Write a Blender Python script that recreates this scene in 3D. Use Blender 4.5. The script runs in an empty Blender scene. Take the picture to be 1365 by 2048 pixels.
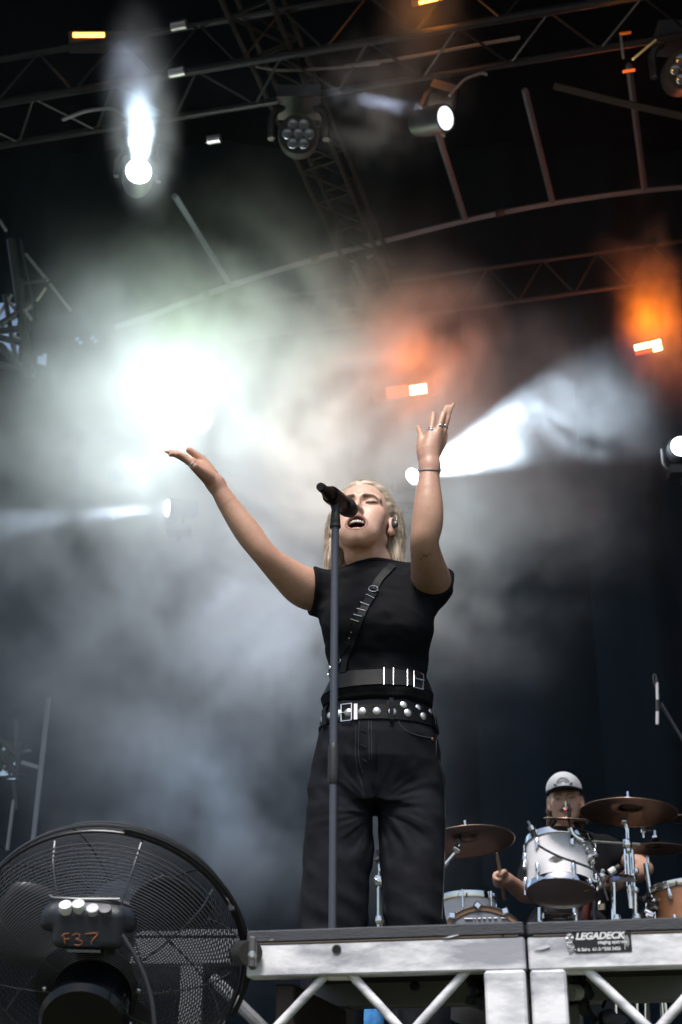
import bpy, bmesh, math, random, time
import numpy as np
from mathutils import Vector, Matrix
R = math.radians
random.seed(7); rng = np.random.default_rng(7)
C = bpy.context.scene.collection
SC = bpy.context.scene

# ------------------------------------------------------------------ camera, world, sun, exposure
CAMZ = 1.3; PITCH = R(25); FPX = 2844.0
cam = bpy.data.cameras.new('camera'); camo = bpy.data.objects.new('camera', cam); C.objects.link(camo)
camo.location = (0, 0, CAMZ); camo.rotation_euler = (R(90) + PITCH, 0, 0)
cam.sensor_fit = 'VERTICAL'; cam.sensor_height = 36; cam.sensor_width = 24; cam.lens = 50
cam.clip_start = 0.05; cam.clip_end = 600
cam.dof.use_dof = True; cam.dof.focus_distance = 3.62; cam.dof.aperture_fstop = 6.3
SC.camera = camo

world = bpy.data.worlds.new('World'); SC.world = world; world.use_nodes = True
wn = world.node_tree.nodes; wl = world.node_tree.links; wn.clear()
wo = wn.new('ShaderNodeOutputWorld'); wb = wn.new('ShaderNodeBackground'); ws = wn.new('ShaderNodeTexSky')
ws.sky_type = 'NISHITA'; ws.sun_disc = False; ws.sun_elevation = R(62); ws.sun_rotation = R(196)
ws.dust_density = 3.0; ws.air_density = 1.3
wb.inputs['Strength'].default_value = 0.07
wl.new(ws.outputs[0], wb.inputs['Color']); wl.new(wb.outputs[0], wo.inputs['Surface'])

sun = bpy.data.lights.new('sun', 'SUN'); suno = bpy.data.objects.new('sun', sun); C.objects.link(suno)
sun.energy = 2.3; sun.angle = R(22); sun.color = (1.0, 0.955, 0.9)
sd = Vector((math.sin(R(196)) * math.cos(R(62)), math.cos(R(196)) * math.cos(R(62)), math.sin(R(62))))
suno.rotation_euler = sd.to_track_quat('Z', 'Y').to_euler()
SC.view_settings.view_transform = 'Standard'; SC.view_settings.look = 'None'
SC.view_settings.exposure = 0.85; SC.view_settings.gamma = 1
SC.render.engine = 'CYCLES'
SC.cycles.max_bounces = 5; SC.cycles.diffuse_bounces = 2; SC.cycles.glossy_bounces = 2
SC.cycles.transmission_bounces = 3; SC.cycles.volume_bounces = 0; SC.cycles.transparent_max_bounces = 12
SC.cycles.use_adaptive_sampling = True; SC.cycles.adaptive_threshold = 0.03
SC.cycles.use_denoising = True; SC.cycles.sample_clamp_indirect = 4
SC.cycles.volume_step_rate = 1.0; SC.cycles.volume_max_steps = 256
SC.cycles.caustics_reflective = False; SC.cycles.caustics_refractive = False

# ------------------------------------------------------------------ helpers
Fv = np.array([0, math.cos(PITCH), math.sin(PITCH)]); Uv = np.array([0, -math.sin(PITCH), math.cos(PITCH)])
CAMP = np.array([0, 0, CAMZ])
def ray(px, py):
    return Fv + np.array([1.0, 0, 0]) * (px - 682.5) / FPX + Uv * (1024 - py) / FPX
def at(px, py, Y):
    r = ray(px, py); return r * (Y / r[1]) + CAMP
def atz(px, py, z):
    r = ray(px, py); return r * ((z - CAMZ) / r[2]) + CAMP
def V(a): return Vector([float(c) for c in a])

def setin(n, name, v):
    if name in n.inputs: n.inputs[name].default_value = v
MATS = {}
def mat(name, col, rough=.5, metal=0.0, noise=None, bump=None, emit=None, spec=None, sss=None, coat=None, alpha=None, trans=None, attr=None, streak=None):
    """noise=(scale, other colour, contrast[, detail]); bump=(scale, strength)"""
    if name in MATS: return MATS[name]
    m = bpy.data.materials.new(name); MATS[name] = m; m.use_nodes = True
    nt = m.node_tree; N = nt.nodes; L = nt.links; b = N['Principled BSDF']
    b.inputs['Base Color'].default_value = (*col, 1); b.inputs['Roughness'].default_value = rough
    b.inputs['Metallic'].default_value = metal
    if spec is not None: setin(b, 'Specular IOR Level', spec)
    if sss: setin(b, 'Subsurface Weight', sss); b.inputs['Subsurface Radius'].default_value = (1, .35, .2); setin(b, 'Subsurface Scale', .012)
    if coat: setin(b, 'Coat Weight', coat)
    if trans: setin(b, 'Transmission Weight', trans)
    if alpha is not None: b.inputs['Alpha'].default_value = alpha
    tc = N.new('ShaderNodeTexCoord')
    src = tc.outputs['Object']
    if streak:
        mp = N.new('ShaderNodeMapping'); mp.inputs['Scale'].default_value = streak; L.new(src, mp.inputs['Vector']); src = mp.outputs[0]
    base = None
    if attr:
        a = N.new('ShaderNodeAttribute'); a.attribute_name = attr; base = a.outputs['Color']; L.new(base, b.inputs['Base Color'])
    if noise:
        n = N.new('ShaderNodeTexNoise'); n.inputs['Scale'].default_value = noise[0]
        n.inputs['Detail'].default_value = noise[3] if len(noise) > 3 else 5; n.inputs['Roughness'].default_value = .62
        L.new(src, n.inputs['Vector'])
        mr = N.new('ShaderNodeMapRange'); c = noise[2]; mr.inputs['From Min'].default_value = .5 - .5 * (1 - c) ; mr.inputs['From Max'].default_value = .5 + .5 * (1 - c) + .001
        L.new(n.outputs[0], mr.inputs['Value'])
        mx = N.new('ShaderNodeMix'); mx.data_type = 'RGBA'
        L.new(mr.outputs[0], mx.inputs['Factor'])
        mx.inputs['A'].default_value = (*col, 1); mx.inputs['B'].default_value = (*noise[1], 1)
        if base is not None:
            mx.blend_type = 'MULTIPLY'; L.new(base, mx.inputs['A']); 
        L.new(mx.outputs['Result'], b.inputs['Base Color'])
        rr = N.new('ShaderNodeMapRange'); L.new(n.outputs[0], rr.inputs['Value'])
        rr.inputs['To Min'].default_value = max(.03, rough - .12); rr.inputs['To Max'].default_value = min(1, rough + .14)
        L.new(rr.outputs[0], b.inputs['Roughness'])
    if bump:
        n2 = N.new('ShaderNodeTexNoise'); n2.inputs['Scale'].default_value = bump[0]; n2.inputs['Detail'].default_value = 4
        L.new(src, n2.inputs['Vector'])
        bp = N.new('ShaderNodeBump'); bp.inputs['Strength'].default_value = bump[1]; bp.inputs['Distance'].default_value = .004
        L.new(n2.outputs[0], bp.inputs['Height']); L.new(bp.outputs[0], b.inputs['Normal'])
    if emit:
        b.inputs['Emission Color'].default_value = (*emit[0], 1); b.inputs['Emission Strength'].default_value = emit[1]
    return m

class MB:
    def __init__(s): s.v = []; s.f = []; s.n = 0
    def add(s, vs, fs):
        o = s.n; s.v += [tuple(float(c) for c in v) for v in vs]; s.f += [tuple(i + o for i in f) for f in fs]; s.n += len(vs); return s
    def box(s, c, size, M=None, bev=0):
        x, y, z = [a / 2 for a in size]
        if bev:
            bv = min(bev, x * .9, y * .9, z * .9)
            vs = []; idx = {}
            for sx in (-1, 1):
                for sy in (-1, 1):
                    for sz in (-1, 1):
                        for ax in range(3):
                            p = [sx * x, sy * y, sz * z]
                            for k in range(3):
                                if k != ax: p[k] -= (sx, sy, sz)[k] * bv
                            idx[(sx, sy, sz, ax)] = len(vs); vs.append(p)
            fs = []
            for ax in range(3):
                o = [k for k in range(3) if k != ax]
                for s0 in (-1, 1):
                    q = []
                    for (a, b_) in ((-1, -1), (1, -1), (1, 1), (-1, 1)):
                        t = [0, 0, 0]; t[ax] = s0; t[o[0]] = a; t[o[1]] = b_; q.append(idx[(*t, ax)])
                    fs.append(q)
            for ax in range(3):
                o = [k for k in range(3) if k != ax]
                for a in (-1, 1):
                    for b_ in (-1, 1):
                        q = []
                        for (e, axx) in ((-1, o[0]), (1, o[0]), (1, o[1]), (-1, o[1])):
                            t = [0, 0, 0]; t[ax] = e; t[o[0]] = a; t[o[1]] = b_; q.append(idx[(*t, axx)])
                        fs.append(q)
            for sx in (-1, 1):
                for sy in (-1, 1):
                    for sz in (-1, 1): fs.append([idx[(sx, sy, sz, k)] for k in range(3)])
        else:
            vs = [(sx * x, sy * y, sz * z) for sx in (-1, 1) for sy in (-1, 1) for sz in (-1, 1)]
            fs = [(0, 1, 3, 2), (4, 6, 7, 5), (0, 4, 5, 1), (2, 3, 7, 6), (0, 2, 6, 4), (1, 5, 7, 3)]
        M = M or Matrix()
        vs = [M @ Vector(v) + Vector([float(a) for a in c]) if not isinstance(c, Matrix) else c @ Vector(v) for v in vs]
        return s.add(vs, fs)
    def tube(s, p0, p1, r, seg=10, r2=None, cap=True):
        return s.path([p0, p1], [r, r if r2 is None else r2], seg, cap)
    def path(s, pts, r, seg=8, cap=True, closed=False, flat=None):
        pts = [V(p) for p in pts]; n = len(pts)
        rs = r if isinstance(r, (list, tuple, np.ndarray)) else [r] * n
        vs = []; prev = None
        for i, p in enumerate(pts):
            if closed: t = pts[(i + 1) % n] - pts[i - 1]
            else: t = pts[min(i + 1, n - 1)] - pts[max(i - 1, 0)]
            if t.length < 1e-9: t = Vector((0, 0, 1))
            t.normalize()
            if prev is None:
                a = Vector((0, 0, 1)) if abs(t.z) < .9 else Vector((1, 0, 0))
                u = (a - t * a.dot(t)).normalized()
            else:
                u = prev - t * prev.dot(t)
                u = u.normalized() if u.length > 1e-6 else Vector((1, 0, 0))
            prev = u; w = t.cross(u)
            for k in range(seg):
                an = 2 * math.pi * k / seg
                vs.append(p + (u * math.cos(an) + w * math.sin(an)) * float(rs[i]))
        fs = []
        for i in range(n if closed else n - 1):
            j = (i + 1) % n
            for k in range(seg):
                l = (k + 1) % seg
                fs.append((i * seg + k, i * seg + l, j * seg + l, j * seg + k))
        if cap and not closed:
            fs.append(tuple(range(seg))[::-1]); fs.append(tuple((n - 1) * seg + k for k in range(seg)))
        return s.add(vs, fs)
    def lathe(s, prof, M=None, seg=24, caps=True):
        """prof: list of (r, z) along local z"""
        M = M or Matrix(); vs = []
        for r, z in prof:
            for k in range(seg):
                a = 2 * math.pi * k / seg; vs.append(M @ Vector((r * math.cos(a), r * math.sin(a), z)))
        fs = []
        for i in range(len(prof) - 1):
            for k in range(seg):
                l = (k + 1) % seg; fs.append((i * seg + k, i * seg + l, (i + 1) * seg + l, (i + 1) * seg + k))
        if caps:
            if prof[0][0] > 1e-5: fs.append(tuple(range(seg))[::-1])
            if prof[-1][0] > 1e-5: fs.append(tuple((len(prof) - 1) * seg + k for k in range(seg)))
        return s.add(vs, fs)
    def prism(s, pts, th, M):
        """2D outline extruded +-th/2 along local z"""
        n = len(pts)
        vs = [M @ Vector((x, y, -th / 2)) for x, y in pts] + [M @ Vector((x, y, th / 2)) for x, y in pts]
        fs = [tuple(range(n))[::-1], tuple(range(n, 2 * n))] + [(i, (i + 1) % n, n + (i + 1) % n, n + i) for i in range(n)]
        return s.add(vs, fs)
    def build(s, name, m, parent=None, smooth=True, sharp=35, origin=None):
        me = bpy.data.meshes.new(name)
        if origin is None and parent is None and s.v:
            a = np.array(s.v); origin = ((a[:, 0].min() + a[:, 0].max()) / 2, (a[:, 1].min() + a[:, 1].max()) / 2, a[:, 2].min())
        vs = s.v
        if parent is not None:
            Mi = parent.matrix_world.inverted() if False else world_m(parent).inverted()
            vs = [tuple(Mi @ Vector(v)) for v in vs]
        elif origin is not None: vs = [(x - origin[0], y - origin[1], z - origin[2]) for x, y, z in vs]
        me.from_pydata(vs, [], s.f); me.update()
        bm = bmesh.new(); bm.from_mesh(me); bmesh.ops.recalc_face_normals(bm, faces=bm.faces); bm.to_mesh(me); bm.free()
        return link_mesh(name, me, m, parent, smooth, sharp, origin)
def world_m(o):
    M = Matrix.LocRotScale(o.location, o.rotation_euler, o.scale)
    return world_m(o.parent) @ M if o.parent else M
def link_mesh(name, me, m, parent=None, smooth=True, sharp=35, origin=None):
    o = bpy.data.objects.new(name, me); C.objects.link(o)
    if m: me.materials.append(m)
    if smooth:
        me.polygons.foreach_set('use_smooth', [True] * len(me.polygons))
        try: me.set_sharp_from_angle(angle=R(sharp))
        except Exception: pass
    if parent is not None: o.parent = parent
    elif origin is not None: o.location = origin
    return o
def tag(o, label=None, cat=None, group=None, kind=None):
    if label: o['label'] = label
    if cat: o['category'] = cat
    if group: o['group'] = group
    if kind: o['kind'] = kind
    return o
def empty(name, loc, label, cat, group=None, rot=None):
    o = bpy.data.objects.new(name, None); C.objects.link(o); o.location = [float(c) for c in loc]
    if rot: o.rotation_euler = rot
    o.empty_display_size = .1
    return tag(o, label, cat, group)
def children(o): return [c for c in bpy.data.objects if c.parent == o]
def copy_tree(o, parent=None):
    ch = children(o); c = o.copy(); C.objects.link(c); c.parent = parent
    for k in ch: copy_tree(k, c)
    return c
def align(p, d, up=(0, 0, 1)):
    """matrix whose local z looks along d, at p"""
    d = V(d).normalized(); u = Vector(up)
    if abs(d.dot(u)) > .98: u = Vector((0, 1, 0))
    x = u.cross(d).normalized(); y = d.cross(x)
    M = Matrix((x, y, d)).transposed().to_4x4(); M.translation = V(p); return M
def text_obj(s, size, M, m, parent, ext=.0004, shear=0, offset=0, sx=1.0, name='lettering'):
    cu = bpy.data.curves.new(name, 'FONT'); cu.body = s; cu.size = size; cu.extrude = ext; cu.shear = shear; cu.offset = offset
    cu.align_x = 'LEFT'; cu.align_y = 'CENTER'; cu.materials.append(m)
    tmp = bpy.data.objects.new('tmp', cu); C.objects.link(tmp); bpy.context.view_layer.update()
    me = bpy.data.meshes.new_from_object(tmp.evaluated_get(bpy.context.evaluated_depsgraph_get())); bpy.data.objects.remove(tmp); me.name = name
    o = bpy.data.objects.new(name, me); C.objects.link(o); o.parent = parent
    o.matrix_local = world_m(parent).inverted() @ M @ Matrix.Diagonal((sx, 1, 1, 1)); return o

# ------------------------------------------------------------------ SDF toolkit (numpy) + surface nets
f32 = np.float32
def smin(a, b, k):
    h = np.clip(.5 + .5 * (b - a) / k, 0, 1); return b + (a - b) * h - k * h * (1 - h)
def smax(a, b, k): return -smin(-a, -b, k)
def cap(P, a, b, r1, r2):
    a = np.asarray(a, f32); b = np.asarray(b, f32); ba = b - a
    t = np.clip(((P - a) @ ba) / max(float(ba @ ba), 1e-12), 0, 1)
    return np.sqrt(((P - a - t[:, None] * ba) ** 2).sum(1)) - (r1 + (r2 - r1) * t)
_CH = {}
def chain(P, pts, k=.01, sub=3):
    """tapered limb through the points, along a smooth curve"""
    key_ = (sub,) + tuple(round(float(c), 5) for p, r in pts for c in (*p, r))
    if key_ not in _CH:
        A = np.array([[*p, r] for p, r in pts], float)
        if len(A) > 2:
            E = np.concatenate([2 * A[:1] - A[1:2], A, 2 * A[-1:] - A[-2:-1]]); out = []
            for i in range(1, len(A)):
                p0, p1, p2, p3 = E[i - 1], E[i], E[i + 1], E[i + 2]
                for t in np.arange(sub) / sub:
                    out.append(.5 * (2 * p1 + (p2 - p0) * t + (2 * p0 - 5 * p1 + 4 * p2 - p3) * t * t + (3 * p1 - p0 - 3 * p2 + p3) * t ** 3))
            A = np.array(out + [A[-1]])
        _CH[key_] = A.astype(f32)
    A = _CH[key_]; d = None
    for i in range(len(A) - 1):
        e = cap(P, A[i, :3], A[i + 1, :3], A[i, 3], A[i + 1, 3]); d = e if d is None else np.minimum(d, e)
    return d
def ell(P, c, r, Rm=None):
    q = P - np.asarray(c, f32)
    if Rm is not None: q = q @ Rm
    r = np.asarray(r, f32); k0 = np.sqrt(((q / r) ** 2).sum(1)); k1 = np.sqrt(((q / (r * r)) ** 2).sum(1)) + 1e-9
    return k0 * (k0 - 1) / k1
def rotm(x=0, y=0, z=0):
    return np.array((Matrix.Rotation(R(z), 3, 'Z') @ Matrix.Rotation(R(x), 3, 'X') @ Matrix.Rotation(R(y), 3, 'Y')), dtype=f32)
_T = rng.random((64, 64, 64)).astype(f32)
def vnoise(P):
    i = np.floor(P).astype(int); f = (P - i).astype(f32); f = f * f * (3 - 2 * f); i &= 63; j = (i + 1) & 63
    def g(a, b, c): return _T[a, b, c]
    x0, y0, z0 = i.T; x1, y1, z1 = j.T; fx, fy, fz = f.T
    c00 = g(x0, y0, z0) * (1 - fx) + g(x1, y0, z0) * fx; c10 = g(x0, y1, z0) * (1 - fx) + g(x1, y1, z0) * fx
    c01 = g(x0, y0, z1) * (1 - fx) + g(x1, y0, z1) * fx; c11 = g(x0, y1, z1) * (1 - fx) + g(x1, y1, z1) * fx
    return ((c00 * (1 - fy) + c10 * fy) * (1 - fz) + (c01 * (1 - fy) + c11 * fy) * fz) * 2 - 1
def loft(P, rows, pw=2.0):
    """rows: (z, cx, cy, a, b); superelliptic sections"""
    rows = sorted(rows); Z = np.array([r[0] for r in rows]); z = P[:, 2]
    cx, cy, a, b = [np.interp(z, Z, [r[k] for r in rows]) for k in (1, 2, 3, 4)]
    x = (P[:, 0] - cx); y = (P[:, 1] - cy)
    if pw == 2.0:
        k0 = np.sqrt((x / a) ** 2 + (y / b) ** 2) + 1e-6
        k1 = np.sqrt((x / a ** 2) ** 2 + (y / b ** 2) ** 2) + 1e-6
        d = k0 * (k0 - 1) / k1
    else:
        k0 = (np.abs(x / a) ** pw + np.abs(y / b) ** pw) ** (1 / pw) + 1e-6
        gx = (np.abs(x / a) ** (pw - 1)) / a; gy = (np.abs(y / b) ** (pw - 1)) / b
        d = (k0 - 1) * k0 ** (pw - 1) / (np.sqrt(gx ** 2 + gy ** 2) + 1e-6)
    dz = np.maximum(Z[0] - z, z - Z[-1])
    return np.where(dz > 0, np.sqrt(np.maximum(d, 0) ** 2 + dz ** 2) + np.minimum(d, 0) * 0, np.maximum(d, dz * .9)).astype(f32)
def surface_net(fn, lo, hi, h, margin=1.7):
    lo = np.asarray(lo, float); hi = np.asarray(hi, float); B = 8; H = h * B
    nb = np.ceil((hi - lo) / H).astype(int)
    g = np.stack(np.meshgrid(*[np.arange(n) for n in nb], indexing='ij'), -1).reshape(-1, 3)
    def ev(P):
        out = np.empty(len(P), f32)
        for i in range(0, len(P), 400000): out[i:i + 400000] = fn(P[i:i + 400000])
        return out
    dc = ev((lo + (g + .5) * H).astype(f32)); act = g[np.abs(dc) < H * .87 * margin]
    l9 = np.stack(np.meshgrid(*[np.arange(B + 1)] * 3, indexing='ij'), -1).reshape(-1, 3)
    gi = act[:, None, :] * B + l9[None]
    val = ev((lo + gi.reshape(-1, 3) * h).astype(f32)).reshape(len(act), B + 1, B + 1, B + 1)
    N = nb * B + 2
    def key(c): return ((c[..., 0] + 1) * (N[1] + 2) + (c[..., 1] + 1)) * (N[2] + 2) + (c[..., 2] + 1)
    off = [(a, b, c) for a in (0, 1) for b in (0, 1) for c in (0, 1)]
    cv = np.stack([val[:, a:a + B, b:b + B, c:c + B] for a, b, c in off], -1)
    neg = cv < 0; mix = neg.any(-1) & ~neg.all(-1)
    bi, x, y, z = np.nonzero(mix); cell = act[bi] * B + np.stack([x, y, z], -1); cvm = cv[bi, x, y, z]
    pos = np.zeros((len(cell), 3)); cnt = np.zeros(len(cell))
    offa = np.array(off)
    for i in range(8):
        for j in range(i + 1, 8):
            if np.abs(offa[i] - offa[j]).sum() != 1: continue
            a, b = cvm[:, i], cvm[:, j]; m = (a < 0) != (b < 0); t = np.where(m, a / np.where(m, a - b, 1), 0)
            pos += np.where(m[:, None], offa[i] + t[:, None] * (offa[j] - offa[i]), 0); cnt += m
    pos = lo + (cell + pos / cnt[:, None]) * h
    ks = key(cell); o = np.argsort(ks); ks = ks[o]; pos = pos[o]
    F = []
    for ax in range(3):
        e = np.zeros(3, int); e[ax] = 1
        s0 = val[:, :B, :B, :B] < 0; s1 = val[:, e[0]:B + e[0], e[1]:B + e[1], e[2]:B + e[2]] < 0
        bi, x, y, z = np.nonzero(s0 != s1); sg = s0[bi, x, y, z]; c0 = act[bi] * B + np.stack([x, y, z], -1)
        u = np.zeros(3, int); u[(ax + 1) % 3] = 1; w = np.zeros(3, int); w[(ax + 2) % 3] = 1
        qs = []; ok = np.ones(len(c0), bool)
        for d in (-u - w, -w, 0 * u, -u):
            k = key(c0 + d); ii = np.searchsorted(ks, k); ii = np.minimum(ii, len(ks) - 1); ok &= ks[ii] == k; qs.append(ii)
        q = np.stack(qs, -1); q[~sg] = q[~sg][:, ::-1]; F.append(q[ok])
    return pos, np.concatenate(F)
def relax(v, f, w, it=10):
    e = np.concatenate([f[:, [0, 1]], f[:, [1, 2]], f[:, [2, 3]], f[:, [3, 0]]]); e = np.concatenate([e, e[:, ::-1]])
    cnt = np.bincount(e[:, 0], minlength=len(v))[:, None] + 1e-9
    for i in range(it):
        a = np.stack([np.bincount(e[:, 0], weights=v[e[:, 1], k], minlength=len(v)) for k in range(3)], -1) / cnt
        v = v + (a - v) * w[:, None] * .6
    return v
def np_mesh(name, v, f, parent=None, m=None, col=None, smooth=True):
    if parent is not None:
        Mi = np.array(world_m(parent).inverted()); v = v @ Mi[:3, :3].T + Mi[:3, 3]
    me = bpy.data.meshes.new(name)
    me.vertices.add(len(v)); me.vertices.foreach_set('co', np.asarray(v, f32).ravel())
    k = f.shape[1]
    me.loops.add(f.size); me.loops.foreach_set('vertex_index', f.ravel().astype(np.int32))
    me.polygons.add(len(f)); me.polygons.foreach_set('loop_start', np.arange(0, f.size, k, dtype=np.int32))
    me.polygons.foreach_set('loop_total', np.full(len(f), k, np.int32))
    me.polygons.foreach_set('use_smooth', [True] * len(f))
    me.update(calc_edges=True); me.validate()
    if col is not None:
        a = me.color_attributes.new('Col', 'FLOAT_COLOR', 'POINT')
        a.data.foreach_set('color', np.concatenate([col, np.ones((len(col), 1))], 1).astype(f32).ravel())
    return link_mesh(name, me, m, parent, smooth=False)
def trace(px, py, fn, t0=2.0, t1=6.0):
    """first point of the surface fn = 0 along a line of sight"""
    r = ray(px, py); r = r / np.linalg.norm(r); t = t0
    for _ in range(120):
        d = float(fn((CAMP + r * t)[None].astype(f32))[0])
        if abs(d) < 3e-4: break
        t += max(d * .7, -.01)
        if t > t1: break
    return CAMP + r * t
def grad(fn, p, e=.002):
    q = np.array([p + s * e * np.eye(3)[i] for i in range(3) for s in (1, -1)]).astype(f32); d = fn(q)
    g = np.array([d[0] - d[1], d[2] - d[3], d[4] - d[5]]); return g / (np.linalg.norm(g) + 1e-9)

# ================================================================== THE STAGE
FLZ = 1.28
BLACKCLOTH = mat('black_cloth', (.0010, .0022, .0042), .95, noise=(.6, (.0016, .0034, .006), .2), spec=.0)
ALU = mat('roof_aluminium', (.12, .15, .195), .5, .2, noise=(3, (.07, .09, .115), .2), bump=(30, .1))
BLACKM = mat('black_metal', (.012, .012, .013), .42, .2, noise=(30, (.022, .022, .024), .25), spec=.4)
mb = MB(); mb.add([(-250, -60, 0), (250, -60, 0), (250, 400, 0), (-250, 400, 0)], [(0, 1, 2, 3)])
tag(mb.build('ground', mat('grass_ground', (.045, .06, .025), .95, noise=(2, (.07, .065, .035), .2), bump=(40, .5)), smooth=False), kind='structure')
mb = MB(); mb.box((0, 7.35, FLZ / 2 + .02), (15, 8.5, FLZ - .04))
tag(mb.build('floor', mat('stage_ply', (.018, .018, .02), .6, noise=(1.5, (.035, .034, .034), .3)), smooth=False), kind='structure')
def hole(px, py):
    return (px < 36 and 612 < py < 712 and py > 560 + (48 - px) * .2) or (px < 33 and 1488 < py < 1546) or (58 > px > 46 and 1488 < py < 1510) or (148 < px < 205 and 672 < py < 692 and (int(px * .37 + py * .2) % 4 == 0)) or (70 < px < 118 and 706 < py < 726 and int(px * .31) % 3 == 0)
# back curtain: pleated cloth hung from the roof, ragged openings at its left edge
YB = 10.9
mb = MB(); xs = np.concatenate([np.arange(-3.4, -1.8, .035), np.arange(-1.8, 7.6, .09)]); zs = np.concatenate([np.arange(1.3, 2.6, .06), np.arange(2.6, 6.2, .3), np.arange(6.2, 8.6, .04), [8.6, 9.6, 10.6]])
vs = [(x, YB + .05 * math.sin(x * 7 + .4 * math.sin(z)) + .02 * math.sin(x * 19), z) for z in zs for x in xs]
nx = len(xs); fs = []
for j in range(len(zs) - 1):
    for i in range(nx - 1):
        q = (np.array([xs[i], YB, zs[j]]) + np.array([xs[i + 1], YB, zs[j + 1]])) / 2; d = (q - CAMP); k = FPX / (d @ Fv)
        if hole(682.5 + k * d[0], 1024 - k * (d @ Uv)): continue
        fs.append((j * nx + i, j * nx + i + 1, (j + 1) * nx + i + 1, (j + 1) * nx + i))
mb.add(vs, fs); tag(mb.build('stage_curtain', mat('navy_black_cloth', (.0035, .0088, .0155), .95, noise=(.5, (.0055, .012, .020), .3), spec=.0)), 'tall black pleated curtain closing off the back of the stage behind the smoke', 'curtain')
mb = MB(); vs = []; fs = []; ys = np.arange(2.6, 10.9, .25)
for y in ys: vs += [(7.4 + .06 * math.sin(y * 9), y, FLZ), (7.4 + .06 * math.sin(y * 9), y, 10.2)]
for i in range(len(ys) - 1): fs.append((2 * i, 2 * i + 2, 2 * i + 3, 2 * i + 1))
mb.add(vs, fs); tag(mb.build('wing_curtain', BLACKCLOTH), 'black wing curtain hanging along the side of the stage by the drum kit', 'curtain')
mb = MB(); vs = []; fs = []; xs2 = np.linspace(-7.5, 7.5, 25)
for y in (3.4, 5.5, 8, 11.3):
    for x in xs2: vs.append((x, y, 10.3 - .010 * x * x + .02 * math.sin(3 * x)))
for j in range(3):
    for i in range(24): fs.append((j * 25 + i, j * 25 + i + 1, j * 25 + 26 + i, j * 25 + 25 + i))
mb.add(vs, fs); tag(mb.build('stage_canopy', BLACKCLOTH), 'black curved canopy stretched over the roof beams of the stage', 'canopy')

def curve_pts(pp, Y, n=40):
    P = np.array([at(x, y, Y if not hasattr(Y, '__len__') else 0) for x, y in pp]) if not hasattr(Y, '__len__') else np.array([at(x, y, yy) for (x, y), yy in zip(pp, Y)])
    T = np.linspace(0, len(P) - 1, n); c = np.stack([np.interp(T, np.arange(len(P)), P[:, k]) for k in range(3)], -1)
    for _ in range(6): c[1:-1] = (c[:-2] + 2 * c[1:-1] + c[2:]) / 4
    return c
arch = empty('roof_beam', at(800, 470, 10.2), 'pale grey arched roof beam sweeping up to the right under the canopy', 'roof beam')
c = curve_pts([(230, 655), (335, 620), (460, 570), (620, 520), (740, 490), (930, 440), (1105, 405), (1290, 380), (1420, 370)], 10.2)
MB().path(c, .028, 4, cap=True).build('tube', ALU, arch, smooth=False)
for (x, y) in ((412, 589), (630, 518), (1000, 425)):
    a = at(x - 7, y + 2, 10.17); b = at(x + 7, y - 2, 10.17); MB().tube(a, b, .036, 8).build('collar', BLACKM, arch)
for k, (a, b, la) in enumerate([((875, 262), (930, 437), 'pale roof rafter running up behind the round white wash lamp'), ((1050, 180), (1105, 403), 'pale roof rafter in the middle of the three at the upper right'),
                     ((1258, 130), (1289, 378), 'pale roof rafter crossed by a dark strap at the far right'), ((350, 392), (460, 570), 'lone pale roof rafter on the left above the white smoke')]):
    MB_ = MB().path([at(*a, 8.7), at(*b, 10.17)], .026, 4)
    tag(MB_.build('roof_rafter', ALU, smooth=False), la, 'rafter', 'pale rafters that meet the arched roof beam')
MB_ = MB().path([at(1110, 172, 8.6), at(1240, 205, 8.5), at(1400, 240, 8.4)], .035, 4)
tag(MB_.build('roof_strap', mat('brown_strap', (.016, .011, .007), .9), smooth=False), 'flat brown strap slung across the rafter at the far right', 'strap')

def truss(p0, p1, offs, r, n, name, label, cat, m, diag=.5, group=None, faces=None, brace_r=None, skip=None):
    """box or flat lattice truss between two points; offs = the chords' offsets"""
    p0 = np.asarray(p0, float); p1 = np.asarray(p1, float); t = empty(name, (p0 + p1) / 2, label, cat, group)
    for o in offs: MB().tube(p0 + o, p1 + o, r, 8).build('chord', m, t)
    faces = faces or [(i, (i + 1) % len(offs)) for i in range(len(offs))]; br = brace_r or r * .45
    for a, b in faces:
        if a == b: continue
        for i in range(n):
            u0, u1 = i / n, (i + 1) / n; um = (u0 + u1) / 2; A = lambda u, k: p0 + (p1 - p0) * u + offs[k]
            mb = MB(); mb.tube(A(u0, a), A(um, b), br, 6); mb.build('brace', m, t)
            mb = MB(); mb.tube(A(um, b), A(u1, a), br, 6); mb.build('brace', m, t)
    return t
TM = mat('dark_truss', (.003, .0035, .0045), .45, .1, spec=.25, noise=(12, (.010, .011, .013), .3))
zB = CAMZ + 6.6
tA = atz(-90, 223, zB); tB = atz(1480, -40, zB); td = (tB - tA) / np.linalg.norm(tB - tA); tn = np.cross([0, 0, 1], td); tn *= np.sign(tn[1])
lt = truss(tA, tB, [np.array([0, 0, .40]), np.zeros(3), tn * .40, tn * .40 + np.array([0, 0, .40])], .024, 9, 'lighting_truss', 'long dark box truss across the top carrying the stage lamps', 'truss', TM, faces=[(0, 1), (1, 2)], brace_r=.0085)
# silver couplers where truss sections join
for (x, y, z, l) in ((360, 52, zB + .4, 'chord coupler'), (356, 145, zB, 'c')):
    a = atz(x - 16, y + 3, z) - tn * .004; b = atz(x + 14, y - 3, z) - tn * .004
    MB().tube(a, b, .033, 12).build('coupler', mat('coupler_silver', (.30, .29, .31), .4, .8), lt)
a = atz(416, 281, zB - .12); MB().tube(a, a + td * .09, .03, 10).build('coupler', MATS['coupler_silver'], lt)
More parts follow.
